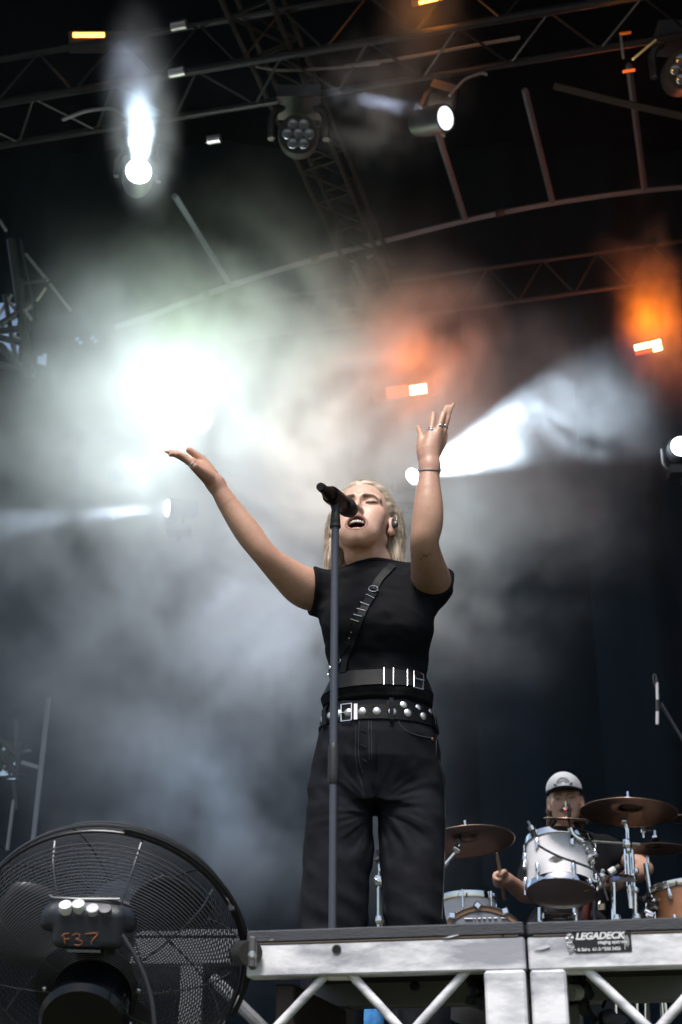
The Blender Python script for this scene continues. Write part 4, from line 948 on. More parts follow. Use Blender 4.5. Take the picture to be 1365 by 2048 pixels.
MB().lathe([(rb_ * .90, .004), (0, .006)], BM, 60).build('drum_head', mat('bass_head_grey', (.16, .17, .20), .4), bd)
MB().lathe([(rb_ * 1.01, .013), (rb_ * .985, .016), (rb_ * .985, .018), (rb_ * 1.013, .015)], BM, 72, caps=False).build('hoop_inlay', BLK, bd)
for a in (128, 95, 62):
    Mk = BM @ Matrix.Rotation(R(a), 4, 'Z') @ Matrix.Translation((rb_ * 1.0, 0, 0)); MB().lathe([(.017, -.035), (.019, -.03), (.019, .018), (.013, .024), (0, .024)], Mk, 4).build('claw', CHR, bd)
for i, (x0_, x1_) in enumerate(((930, 946), (949, 952), (956, 962), (966, 972), (977, 983), (988, 995), (1003, 1012))):
    p0_, p1_ = [trace(x, 1837.5 - i * .2, lambda P: ((P - np.array(BM.translation, dtype=f32)) @ np.array(BM.to_3x3(), dtype=f32))[:, 2] - .009, 4, 8) for x in (x0_, x1_)]
    MB().path([p0_, p1_], .0035, 4).build('head_lettering', mat('white_print', (.7, .7, .74), .5), bd)
ks = pxm(6.3, 1800)
sn, SM_ = drum(at(1372, 1822, 6.3), (-.10, .05, 1), 62 * ks, .20, WOOD, 'snare_drum', 'brown wooden drum with a chrome rim at the right edge', 8, rot=10)
# small black tuning and mic bits under the stand
mbx = empty('drum_microphone', at(1066, 1660, DY - .2), 'small silver-ringed microphone clipped at the left of the rack tom', 'microphone', 'drum microphones')
hw_rod([(1070, 1674), (1062, 1652)], DY - .2, .013, 'mic_body', parent=mbx, m=BLK); hw_rod([(1066, 1660), (1062, 1652)], DY - .2, .0165, 'silver_ring', parent=mbx, m=CHR); hw_rod([(1061, 1651), (1056, 1642)], DY - .2, .006, 'connector', parent=mbx, m=GRS)
tc_ = curve_pts([(1076, 1690), (1092, 1700), (1120, 1714), (1150, 1724), (1180, 1735), (1200, 1748), (1216, 1800)], DY - .28, 40)
tag(MB().path(tc_, .005, 6).build('cable', mat('cable_black', (.03, .032, .036), .45)), 'thin black cable drooping across the white rack tom', 'cable')
m2 = empty('drum_microphone', at(1222, 1744, DY - .12), 'small white-banded microphone between the rack tom and the stand', 'microphone', 'drum microphones')
hw_rod([(1219, 1746), (1230, 1739)], DY - .12, .016, 'silver_ring', parent=m2, m=mat('white_band', (.6, .6, .62), .4)); hw_rod([(1230, 1739), (1240, 1733)], DY - .12, .013, 'mic_body', parent=m2, m=BLK)
bt_ = empty('pedal_hardware', at(1302, 1830, DY), 'tangle of black and chrome pedal hardware below the hi-hat', 'drum hardware')
for i in range(14):
    x, y = 1280 + rng.random() * 32, 1790 + rng.random() * 44; MB().lathe([(0, -.02), (.012, -.01), (.014, .01), (0, .02)], align(at(x, y, DY + .05), rng.normal(size=3)), 8).build('bolt' if i % 3 else 'clamp', [BLK, CHR, BLK][i % 3], bt_)
for (a, b, m) in (((1285, 1820), (1300, 2080), BLK), ((1292, 1800), (1290, 2080), CHR), ((1308, 1810), (1330, 2080), CHR)): hw_rod([a, b], DY + .08, .009, 'leg', parent=bt_, m=m)
fl = empty('hanging_clamp', at(1205, 1812, DY + .1), 'silver clamp hanging in the dark below the rack tom', 'clamp'); MB().lathe([(0, -.02), (.017, -.016), (.019, .01), (.010, .022), (0, .024)], align(at(1204, 1813, DY + .1), (0, 0, 1)), 12).build('body', CHR, fl)
hw_rod([(1189, 1802), (1190, 1840)], DY + .2, .008, 'rod', parent=fl, m=mat('rod_dim', (.2, .2, .22), .4, .8)); hw_rod([(1171, 1842), (1175, 1808), (1190, 1800)], DY + .3, .020, 'red_fitting', parent=fl, m=mat('dark_red', (.12, .02, .012), .4))
for (x, w) in ((1082, 14), (1152, 12)):
    q = empty('tom_stand', at(x, 1850, DY + .3), 'chrome leg below the rack tom, ' + ('left' if x < 1100 else 'right') + ' one of two', 'drum leg'); hw_rod([(x, 1815), (x + 1, 2060)], DY + .3, .013, 'tube', parent=q)
mb = MB(); mb.box(at(1117, 1832, DY + .28), (.14, .03, .03), bev=.004); tag(mb.build('pedal_plate', CHR), 'chrome plate between the two legs under the rack tom', 'drum pedal')
# drum riser under the kit
mb = MB(); mb.box((1.6, 6.9, FLZ + .18), (4.4, 2.6, .36), bev=.005); tag(mb.build('drum_riser', mat('riser_black', (.012, .012, .013), .7), smooth=False), 'low black riser under the drum kit', 'riser')
# overhead microphone hanging on a boom
oh = empty('overhead_microphone', at(1315, 1400, 6.0), 'slim silver overhead microphone pointing down on the right', 'microphone')
SIL = mat('mic_silver', (.62, .58, .58), .35, .5)
hw_rod([(1314.5, 1365), (1315.5, 1402)], 6.0, .0066, 'mic_body', parent=oh, m=SIL); hw_rod([(1315.5, 1421), (1315, 1449)], 6.0, .0072, 'capsule', parent=oh, m=SIL)
hw_rod([(1315.5, 1400), (1316, 1423)], 6.0, .0088, 'mic_clip', parent=oh, m=BLK)
hw_rod([(1314, 1368), (1313.5, 1356)], 6.0, .006, 'connector', parent=oh, m=BLK)
tag(MB().path(curve_pts([(1313, 1358), (1312, 1348), (1308, 1348), (1306, 1356), (1310, 1372)], 6.0, 20), .003, 6).build('cable', MATS['cable_black']), 'small loop of cable at the top of the overhead microphone', 'cable')
bs = empty('boom_stand', at(1420, 1600, 6.1), 'thin black boom pole entering from the right to the overhead microphone', 'boom stand')
hw_rod([(1318, 1412), (1322, 1406), (1335, 1428), (1372, 1490), (1480, 1680)], 6.02, .0085, 'boom', parent=bs, m=mat('boom_black', (.008, .009, .012), .5)); hw_rod([(1480, 1600), (1480, 2200)], 6.05, .012, 'pole', parent=bs, m=MATS['boom_black'])

# ================================================================== PEOPLE
# ---- a head in its own space: x to the photo's right, -y the way it faces, z up, origin between the ears
def head_sdf(P, mouth=1.0, female=True):
    X = P.copy(); ax = np.abs(P[:, 0:1]); S = np.concatenate([ax, P[:, 1:]], 1)
    jw = 1.0 if female else 1.06
    d = ell(P, (0, .016, .036), (.0735, .092, .086))
    d = smin(d, ell(P, (0, -.026, -.022), (.060 * jw, .060, .072)), .03)
    jd = -.095 if mouth > .5 else -.090
    d = smin(d, cap(S, (.050 * jw, .008, -.050), (.006, -.060, jd), .0165, .0165), .020)
    d = smin(d, ell(P, (0, -.063, jd + .003), (.026 * jw, .021, .019)), .018)
    d = smin(d, ell(P, (0, -.070, jd + .014), (.022, .014, .014)), .014)
    d = smin(d, ell(S, (.043, -.050, -.010), (.022, .021, .020)), .018)             # cheekbones
    d = smin(d, ell(S, (.036, -.052, -.040), (.024, .026, .034)), .024)             # full cheeks
    d = smin(d, ell(S, (.028, -.054, -.074), (.022, .022, .022)), .02)
    d = smin(d, cap(S, (.012, -.079, .030), (.046, -.062, .030), .010, .010), .014)     # brow
    d = smin(d, cap(P, (0, -.080, .024), (0, -.098, -.010), .0075, .0085), .010)      # nose bridge
    d = smin(d, ell(P, (0, -.1005, -.020), (.0092, .0105, .0088)), .006)                # tip
    d = smin(d, ell(S, (.0102, -.093, -.0235), (.0058, .0095, .0068)), .005)           # wings
    d = smax(d, -ell(S, (.0062, -.0985, -.0315), (.0034, .0055, .0045)), .0025)         # nostrils
    d = smin(d, cap(P, (0, -.090, -.028), (0, -.084, -.044), .010, .011), .008)         # philtrum
    d = smax(d, -ell(S, (.030, -.094, .012), (.0185, .018, .0115)), .014)               # sockets
    d = smin(d, ell(S, (.030, -.0675, .011), (.0165, .0138, .0125)), .004)               # closed lids
    d = smin(d, cap(S, (.019, -.080, .0085), (.043, -.070, .010), .0018, .0016), .003)   # lash line fold
    if mouth > .5:
        mz = -.064
        q = np.concatenate([ax, P[:, 1:2], P[:, 2:3]], 1)
        d = smin(d, ell(P, (0, -.072, mz), (.034, .022, .028)), .012)
        # lips: an ellipse-shaped ring that follows the curve of the jaw
        a, b = .0255, .0200
        x = P[:, 0]; z = P[:, 2] - mz; th = np.arctan2(z / b, x / a)
        ex = a * np.cos(th); ez = b * np.sin(th) * np.where(z > 0, 1 - .10 * np.exp(-(x / .006) ** 2), 1)
        ey = -.0905 + 18 * ex * ex * .75 + np.where(z > 0, 0, .004)
        dr = np.sqrt((x - ex) ** 2 + (z - ez) ** 2 + (P[:, 1] - ey) ** 2)
        ring = dr - (.0046 - .0016 * np.abs(np.cos(th)))
        d = smax(d, -ell(P, (0, -.086, mz), (.0235, .034, .0180)), .003)
        d = smin(d, ring, .0028)
    else:
        mz = -.056
        for s, zz, r in ((1, .0035, .0044), (1, -.0045, .0052)):
            d = smin(d, cap(S, (0, -.0905, mz + zz), (.021, -.081, mz), r, .0022), .003)
    # ears
    E = S - np.array([.074, .010, -.004], f32); E = E @ rotm(z=-22, x=-8)
    ear = ell(E, (0.006, 0, 0), (.0065, .0185, .0305))
    ear = smin(ear, ell(E, (.003, -.004, -.026), (.006, .0085, .0095)), .006)
    ear = smax(ear, -ell(E, (.013, -.003, .003), (.0075, .0115, .0190)), .003)
    d = smin(d, ear, .006)
    return d
def mixc(c, c2, w): return c * (1 - w[:, None]) + np.array(c2) * w[:, None]
def sstep(a, b, x): t = np.clip((x - a) / (b - a), 0, 1); return t * t * (3 - 2 * t)
def head_col(P, col, mouth=1.0, female=True, brow=(.11, .062, .04)):
    S = P.copy(); S[:, 0] = np.abs(S[:, 0]); front = P[:, 1] < -.045
    x, y, z = S.T
    # brows
    bz = .0262 + .0045 * sstep(.012, .034, x) - .010 * sstep(.036, .056, x)
    w = (1 - sstep(.0030, .0052, np.abs(z - bz) * (1 + .6 * sstep(.035, .055, x)))) * sstep(.008, .013, x) * (1 - sstep(.045, .052, x)) * front
    col = mixc(col, brow, w * (.92 if female else .7))
    # lash line and shadow on the lids
    lz = .0078 + .003 * ((x - .031) / .014) ** 2 * np.where(x > .031, 1.2, .5)
    w = (1 - sstep(.0030, .0052, np.abs(z - lz - .0008))) * sstep(.016, .020, x) * (1 - sstep(.046 if female else .042, .051, x)) * front
    col = mixc(col, (.012, .008, .008), w * (1.0 if female else .6))
    w = np.exp(-((x - .032) / .016) ** 2 - ((z - .015) / .008) ** 2) * front
    col = mixc(col, (.40, .20, .14), w * .22)
    # lips
    if mouth > .5:
        mz = -.064; th = np.arctan2((z - mz) / .0200, x / .0260)
        q = np.sqrt((x / .0260) ** 2 + ((z - mz) / .0200) ** 2)
        w = (1 - sstep(.15, .24, np.abs(q - .96))) * (y < -.055)
        col = mixc(col, (.30, .115, .085), w * .9)
        w = (q < .80) & (y < -.03) & (np.abs(z - mz) < .02)
        col = mixc(col, (.07, .012, .012), w.astype(float))
    else:
        mz = -.056
        w = (1 - sstep(.0055, .0085, np.abs(z - mz) + .25 * x)) * (1 - sstep(.019, .024, x)) * front
        col = mixc(col, (.42, .18, .14), w * .8)
        w = (1 - sstep(.0006, .0016, np.abs(z - mz + .0008))) * (1 - sstep(.018, .023, x)) * front
        col = mixc(col, (.12, .04, .03), w * .8)
    # nostril shade painted into the skin colour, blush, ear
    w = np.exp(-((x - .0062) / .003) ** 2 - ((z + .030) / .0035) ** 2) * (y < -.088) * (y > -.104)
    col = mixc(col, (.10, .035, .025), w * .4)
    w = np.exp(-((x - .045) / .018) ** 2 - ((z + .02) / .016) ** 2) * front
    col = mixc(col, (.62, .25, .18), w * .30)
    return col

class Head:
    def __init__(s, o, yaw, pitch, roll, sc=1.0):
        Rz = Matrix.Rotation(R(yaw), 3, 'Z'); Rx = Matrix.Rotation(R(pitch), 3, 'X'); Ry = Matrix.Rotation(R(roll), 3, 'Y')
        s.R = np.array(Rz @ Rx @ Ry); s.o = np.asarray(o, float); s.sc = sc
    def loc(s, P): return (((P - s.o) @ s.R) / s.sc).astype(f32)
    def wor(s, p): return (np.asarray(p, float) * s.sc) @ s.R.T + s.o
    def M(s):
        M = Matrix([[*map(float, s.R[i] * s.sc), float(s.o[i])] for i in range(3)] + [[0, 0, 0, 1]]); return M

# ------------------------------------------------------------------ the singer
SY = 3.40
HD = Head(np.array([.057, 3.398, 2.850]), -9, -13, 2)
def rowz(py, xl, xr, yc, b):
    p = at((xl + xr) / 2, py, SY); a = (at(xr, py, SY)[0] - at(xl, py, SY)[0]) / 2 - .0075
    return (p[2], p[0], yc, a, b)
TORSO = [rowz(*r) for r in [(1095, 706, 776, 3.425, .050), (1118, 702, 780, 3.42, .054), (1136, 694, 806, 3.42, .066), (1158, 655, 848, 3.42, .084),
    (1200, 645, 862, 3.41, .102), (1245, 641, 866, 3.40, .112), (1285, 646, 863, 3.395, .112), (1330, 656, 856, 3.40, .091),
    (1368, 659, 852, 3.40, .093), (1405, 650, 862, 3.40, .100), (1450, 640, 874, 3.41, .112)]]
RA = [(at(650, 1186, 3.42), .052), (at(612, 1176, 3.39), .0535), (at(575, 1150, 3.35), .0435), (at(532, 1111, 3.305), .0325), (at(497, 1066, 3.295), .0345), (at(463, 1018, 3.285), .0285), (at(433, 970, 3.27), .0205)]
LA = [(at(846, 1172, 3.42), .054), (at(862, 1166, 3.36), .053), (at(856, 1128, 3.24), .0425), (at(849, 1086, 3.165), .0355), (at(855, 1048, 3.15), .0385), (at(857, 1010, 3.145), .0365), (at(858, 965, 3.145), .0275), (at(860, 936, 3.15), .0245)]
def finger(pts, r0, r1):
    n = len(pts); return [(p, r0 + (r1 - r0) * i / (n - 1)) for i, p in enumerate(pts)]
W1 = at(432, 968, 3.27)
RH = [ # the photo's left hand, palm up: palm bones first, then fingers, thumb last
    [(W1, .019), (at(410, 950, 3.235), .0165), (at(389, 934, 3.20), .0105)], [(W1, .019), (at(408, 946, 3.25), .0165), (at(386, 929, 3.22), .0105)],
    [(W1, .019), (at(408, 943, 3.265), .0165), (at(384, 925, 3.24), .0100)], [(W1, .019), (at(410, 942, 3.28), .0160), (at(385, 922, 3.26), .0100)],
    finger([at(390, 933, 3.20), at(376, 920, 3.195), at(366, 912, 3.192), at(358, 908.5, 3.19)], .0088, .0066),
    finger([at(386, 929, 3.22), at(365, 916, 3.215), at(350, 909, 3.21), at(340, 908.5, 3.205)], .0088, .0064),
    finger([at(384, 925, 3.24), at(360, 913, 3.235), at(344, 906, 3.23), at(331, 903, 3.225)], .0086, .0062),
    finger([at(385, 922, 3.26), at(364, 911, 3.26), at(350, 905, 3.258), at(340, 901, 3.255)], .0084, .0062),
    [(at(424, 950, 3.29), .017), (at(409, 926, 3.285), .0135), (at(391, 909, 3.275), .0098), (at(379, 900.5, 3.27), .0085)]]
W2 = at(860, 934, 3.15)
LH = [ # the photo's right hand, back of the hand to us, fingers up
    [(W2, .022), (at(846, 903, 3.155), .0165), (at(843, 874, 3.16), .0105)], [(W2, .021), (at(855, 900, 3.145), .0165), (at(862, 868, 3.145), .0108)],
    [(W2, .021), (at(865, 898, 3.145), .0160), (at(877, 862, 3.145), .0108)], [(W2, .020), (at(872, 897, 3.155), .0150), (at(887, 862, 3.16), .0100)],
    finger([at(844, 874, 3.16), at(840.5, 864, 3.172), at(838, 858, 3.186), at(837.5, 855, 3.198)], .0078, .0066),
    finger([at(862, 868, 3.145), at(865, 848, 3.15), at(866.5, 835, 3.16), at(867, 825.5, 3.172)], .0082, .0068),
    finger([at(877, 862, 3.145), at(884, 838, 3.15), at(889, 822, 3.16), at(893.5, 812, 3.172)], .0082, .0068),
    finger([at(887, 862, 3.16), at(895, 838, 3.162), at(902, 819, 3.168), at(908, 806.5, 3.178)], .0080, .0064),
    [(at(872, 905, 3.18), .015), (at(884, 886, 3.20), .0115), (at(889, 868, 3.215), .0092), (at(890, 855, 3.222), .008)]]
def hand_sdf(P, H):
    d = None
    for c in H[:4]:
        e = chain(P, c, .008); d = e if d is None else smin(d, e, .010)
    for c in H[4:8]: d = smin(d, chain(P, c, .003), .0045)
    return smin(d, chain(P, H[8], .006), .009)
def bbox(pts, m): a = np.array([p for p, r in pts]); return a.min(0) - m, a.max(0) + m
NECK = [(HD.wor((0, .022, -.045)), .046), (HD.wor((0, .022, -.085)), .0465), (at(740, 1118, 3.41), .051), (at(746, 1150, 3.425), .060)]
def head_w(P): return head_sdf(HD.loc(P)) * HD.sc
def neck_w(P):
    d = chain(P, NECK, .02)
    a = HD.wor((.030, -.02, -.075)); b = at(752, 1150, 3.375); d = smin(d, cap(P, a, b, .010, .008), .02)
    a = HD.wor((-.030, -.02, -.075)); b = at(730, 1150, 3.375); return smin(d, cap(P, a, b, .010, .008), .02)
def torso_w(P): return loft(P, TORSO, 2.25) + .016
BODY = [(torso_w, np.array([-.2, 3.2, 2.30]), np.array([.4, 3.6, 2.82]), .03),
        (neck_w, HD.o - [.12, .12, .26], HD.o + [.12, .12, .03], .016),
        (head_w, HD.o - .17, HD.o + .17, .014),
        (lambda P: chain(P, RA, .025, 8), *bbox(RA, .09), .035), (lambda P: chain(P, LA, .025, 8), *bbox(LA, .09), .035),
        (lambda P: hand_sdf(P, RH), *bbox(sum(RH, []), .04), .012), (lambda P: hand_sdf(P, LH), *bbox(sum(LH, []), .04), .012)]
def group_sdf(G):
    def fn(P):
        d = np.full(len(P), .5, f32)
        for g, lo, hi, k in G:
            m = ((P > lo - .03) & (P < hi + .03)).all(1)
            if m.any():
                e = g(P[m]); dm = d[m]; d[m] = np.where(dm > .3, np.minimum(e, dm), smin(dm, e, k))
        return d
    return fn
body_w = group_sdf(BODY)
SKIN = mat('skin', (.8, .8, .8), .40, attr='Col', sss=.12, noise=(60, (.86, .80, .78), .35), bump=(260, .22), spec=.5)
singer = empty('person', (0.085, 3.4, 1.31), 'blonde singer in black T-shirt and black jeans with both arms raised, singing at the microphone', 'person')
hs = .0021
v, f = surface_net(body_w, (-.46, 3.02, 2.30), (.36, 3.62, 3.22), hs)
hl = HD.loc(v); wr = sstep(.15, .19, np.linalg.norm(hl, axis=1)) * np.where((np.linalg.norm(v - np.asarray(RH[1][1][0]), axis=1) < .10) | (np.linalg.norm(v - np.asarray(LH[1][1][0]), axis=1) < .12), 0, 1)
v = relax(v, f, wr, 40)
col = np.tile(np.array([.62, .375, .27]), (len(v), 1))
hl = HD.loc(v); near = (np.abs(hl) < .16).all(1) & (hl[:, 2] > -.13)
face = sstep(-.13, -.10, hl[:, 2]) * (np.linalg.norm(hl, axis=1) < .17)
col = mixc(col, (.72, .485, .385), face)
mt = vnoise(v * 16) * .5 + vnoise(v * 45) * .3; col = mixc(col, (.47, .25, .18), np.clip(mt, 0, 1) * .30 * (1 - face))
for e_, r_ in ((RA[3][0], .05), (LA[3][0], .045)): col = mixc(col, (.46, .22, .165), (1 - sstep(.01, r_, np.linalg.norm(v - e_, axis=1))) * .45)
armw = 1 - sstep(0, .10, np.abs(np.linalg.norm(v - W1, axis=1) - .0)) ; col = mixc(col, (.60, .34, .27), armw * .6)
armw = 1 - sstep(0, .10, np.linalg.norm(v - W2, axis=1)); col = mixc(col, (.60, .34, .27), armw * .6)
col[near] = head_col(hl[near], col[near])
# a small faint tattoo on the near upper arm
tp = trace(851, 1111, body_w, 2.6, 4.5)
dq = v - tp; w = np.exp(-(dq[:, 0] / .012) ** 2) * (1 - sstep(.0008, .0022, np.abs(dq[:, 2] - .25 * dq[:, 0] + .002 * np.sin(dq[:, 0] * 500)))) * (np.linalg.norm(dq, axis=1) < .03)
col = mixc(col, (.10, .08, .09), w * .8)
body = np_mesh('body', v, f, singer, SKIN, col)

# teeth, inner mouth
ENAMEL = mat('enamel', (.82, .79, .72), .25)
def arc_teeth(z0, z1, n, wdt, y0, name, k):
    mb = MB()
    for i in range(n):
        x = (i - (n - 1) / 2) * wdt; y = y0 + 20 * x * x
        a = math.atan(40 * x)
        mb.box((x, y, (z0 + z1) / 2), (wdt * .95, .0045, abs(z1 - z0) * (1 - .12 * (i % 2))), Matrix.Rotation(a, 4, 'Z'), bev=.0012)
    M = HD.M(); mb.v = [tuple(M @ Vector(q)) for q in mb.v]; return mb.build(name, ENAMEL, body)
arc_teeth(-.0525, -.0605, 8, .0060, -.0865, 'upper_teeth', 1)
arc_teeth(-.0738, -.0785, 8, .0052, -.0825, 'lower_teeth', 1)
mb = MB(); mb.lathe([(0, -.006), (.010, -.004), (.0135, 0), (.010, .0035), (0, .0045)], HD.M() @ Matrix.Translation((0, -.066, -.0725)) @ Matrix.Rotation(R(12), 4, 'X') @ Matrix.Diagonal((1, 1.5, 1, 1)))
mb.build('tongue', mat('tongue', (.42, .12, .11), .35), body, sharp=180)
STEEL = mat('silver', (.78, .78, .80), .22, 1.0)
mb = MB(); c = HD.wor((.0125, -.0985, -.0285))
mb.path([c + HD.R @ np.array([.0050 * math.cos(a) * .5, -.0045 * math.cos(a), .0050 * math.sin(a)]) for a in np.linspace(-2.6, 2.6, 12)], .0009, 6)
mb.build('nose_ring', STEEL, singer)
# in-ear monitor
mb = MB(); M = HD.M() @ Matrix.Translation((.0855, .000, -.006)) @ Matrix.Rotation(R(-25), 4, 'Z') @ Matrix.Rotation(R(90), 4, 'Y')
mb.lathe([(0, -.008), (.0065, -.008), (.0085, -.002), (.0085, .004), (.0065, .0075), (0, .0085)], M @ Matrix.Diagonal((1.25, .85, 1, 1)), 14)
em = mb.build('in_ear_monitor', mat('monitor_grey', (.055, .07, .075), .3, coat=.5), singer)
mb = MB(); mb.path([HD.wor(p) for p in ((.090, -.006, .003), (.089, -.004, .016), (.083, .004, .028), (.083, .020, .030), (.082, .034, .012), (.075, .05, -.04), (.06, .07, -.11))], .0012, 6)
mb.build('wire', mat('clear_wire', (.5, .5, .48), .3), em)

# ---- hair
HB = (.60, .525, .43); 
HAIRM = mat('blonde_hair', HB, .42, attr='Col', noise=(18, (.80, .72, .62), .25), spec=.5)
def hw(p): return HD.wor(p)
gd = HD.R.T @ np.array([0, 0, -1.0])
def lock(pts, rs): return [(hw(p), r) for p, r in zip(pts, rs)]
LOCKS = []
for s in (1, -1):
    LOCKS += [lock([(s * .072, .022, .045), (s * .080, .036, .005), (s * .082, .046, -.035), (s * .078, .058, -.080), (s * .083, .062, -.122)], [.022, .024, .022, .020, .013]),
              lock([(s * .066, .045, .040), (s * .070, .068, -.01), (s * .066, .078, -.065), (s * .066, .086, -.115), (s * .070, .095, -.150)], [.03, .034, .03, .024, .012]),
              lock([(s * .084, .044, -.035), (s * .088, .046, -.085), (s * (.104 if s > 0 else .080), .050, -.125), (s * (.112 if s > 0 else .078), .052, -.150)], [.016, .016, .012, .006])]
def hair_sdf(P):
    q = HD.loc(P)
    d = ell(q, (0, .024, .042), (.0850, .099, .0985))
    x, y, z = q.T; ax = np.abs(x)
    yl = np.where(z > .015, -.060 + (.100 - z) * .60, -.012 + (.015 - z) * 1.2)  # hairline
    part = -.006 * np.exp(-((x + .008) / .012) ** 2)
    d = d + np.where(z > .06, .004 * np.exp(-((x + .006) / .006) ** 2), 0)
    d = smax(d, (yl - y) * .8 + part, .010)
    d = smax(d, (-.060 - z) * .9, .02)
    for L in LOCKS: d = smin(d, chain(P, L, .012), .014)
    ax2 = np.sqrt((ax - .083) ** 2 / .016 ** 2 + (y + .002) ** 2 / .018 ** 2 + (z + .004) ** 2 / .032 ** 2)  # room for the ear
    d = smax(d, (1 - ax2) * .014, .004)
    # combed grooves that run back and down
    u = np.arctan2(x, z + .06) * 1.0; w = y + .35 * np.abs(x)
    st = np.stack([x * 170, (y * .5 - z * .18) * 60, (z * .28 + y * .55) * 110], -1)
    comb = vnoise(np.stack([x * 40 + 20 * y * 0, (z - y * .55) * 90, (y * .25 + z * .1) * 40], -1))
    wave = vnoise(np.stack([x * 150 + z * 12, y * 140, z * 7], -1))
    back = sstep(-.02, -.06, z)
    curl = vnoise(np.stack([x * 60, y * 55, z * 26], -1))
    return d - (.0016 * comb * (1 - back) + (.0016 * wave + .0036 * curl * sstep(-.06, -.11, z)) * back)
v, f = surface_net(hair_sdf, HD.o - [.17, .16, .24], HD.o + [.19, .19, .18], .0022)
q = HD.loc(v)
n1 = vnoise(np.stack([q[:, 0] * 60, (q[:, 2] - q[:, 1] * .55) * 150, q[:, 1] * 30], -1)); n2 = vnoise(np.stack([q[:, 0] * 230 + q[:, 2] * 14, q[:, 1] * 210, q[:, 2] * 8], -1))
n3 = vnoise(np.stack([q[:, 0] * 30, (q[:, 2] - q[:, 1] * .55) * 70, q[:, 1] * 12], -1))
back = sstep(-.02, -.06, q[:, 2]); nn = (n1 * .7 + n3 * .5) * (1 - back) + n2 * back
col = np.tile(np.array(HB), (len(v), 1)); col = mixc(col, (.28, .23, .18), np.clip(.30 + .25 * back - nn * (.9 + .6 * back), 0, 1)); col = mixc(col, (.84, .77, .66), np.clip(nn * 1.1 - .15, 0, 1))
hair = np_mesh('hair', v, f, singer, HAIRM, col)
# loose strands
def strand_mesh(n, name, parent, m, seedv=3):
    rg = np.random.default_rng(seedv); vs = []; fs = []; cs = []
    for i in range(n):
        L = LOCKS[rg.integers(len(LOCKS))]; a = rg.random() * 6.28; rr = .85 + .35 * rg.random()
        pts = [np.asarray(p) + r * rr * (math.cos(a) * np.array([1, 0, 0]) + math.sin(a) * np.array([0, 1, 0])) for p, r in L]
        if False:
            az = rg.uniform(-1.1, 1.1); R0 = .5 + .5 * rg.random()
            pts = [hw((math.sin(az) * .086 * math.cos(t) , .024 - .100 * math.cos(az) * math.cos(t) * .0 - .098 * math.sqrt(max(0, 1 - (math.sin(az) * math.cos(t)) ** 2)) * math.cos(t + 1.25), .040 + .096 * math.sin(t + 1.25) * math.sqrt(max(.05, 1 - (math.sin(az) * math.cos(t)) ** 2))) ) for t in np.linspace(-.35, 1.6, 7)]
            ph = rg.random() * 6
            pts = [p + .0018 * (1 + math.sin(ph + 2 * k)) * (p - HD.o) / np.linalg.norm(p - HD.o) for k, p in enumerate(pts)]
        T = np.linspace(0, len(pts) - 1, 14); P3 = np.array(pts); ks = np.arange(len(pts))
        c = np.stack([np.interp(T, ks, P3[:, j]) for j in range(3)], -1)
        for _ in range(3): c[1:-1] = (c[:-2] + 2 * c[1:-1] + c[2:]) / 4
        wv = rg.normal(size=3) * .0040; c += np.sin(T * 2.1 + rg.random() * 6)[:, None] * wv
        w = .0008 * np.linspace(1, .45, len(T)); sd_ = np.array([1, 0, 0]); up_ = np.array([0, 1, 0])
        b = len(vs)
        for k in range(len(T)):
            for an in (0, 2.09, 4.19): vs.append(c[k] + w[k] * (math.cos(an) * sd_ + math.sin(an) * up_))
        for k in range(len(T) - 1):
            for j in range(3): fs.append((b + 3 * k + j, b + 3 * k + (j + 1) % 3, b + 3 * k + 3 + (j + 1) % 3, b + 3 * k + 3 + j))
        sh = rg.uniform(.55, 1.25); cs += [np.array(HB) * sh] * (3 * len(T))
    return np_mesh(name, np.array(vs), np.array(fs), parent, m, np.clip(np.array(cs), 0, .9))
strand_mesh(900, 'loose_strands', hair, HAIRM)
mb = MB(); rg = np.random.default_rng(9)
for i in range(170):
    az = rg.uniform(-1.25, 1.25); t0_ = R(rg.uniform(44, 60)); t1_ = R(rg.uniform(95, 150)); k_ = rg.uniform(1.004, 1.028); ph = rg.random() * 6; P_ = []
    for t in np.linspace(t0_, t1_, 9):
        d_ = np.array([math.sin(az) * (1 - .25 * math.sin(t)), -math.cos(az) * math.cos(t) + .15, math.sin(t)]); d_ /= np.linalg.norm(d_)
        P_.append(hw(np.array([0, .024, .042]) + d_ * np.array([.0850, .099, .0985]) * (k_ + .008 * math.sin(ph + 3 * t))))
    mb.path(P_, [.0007 + .0004 * math.sin(3.14 * j / 8) for j in range(9)], 3)
mb.build('flyaway_strands', mat('hair_light', (.74, .62, .45), .4), hair)

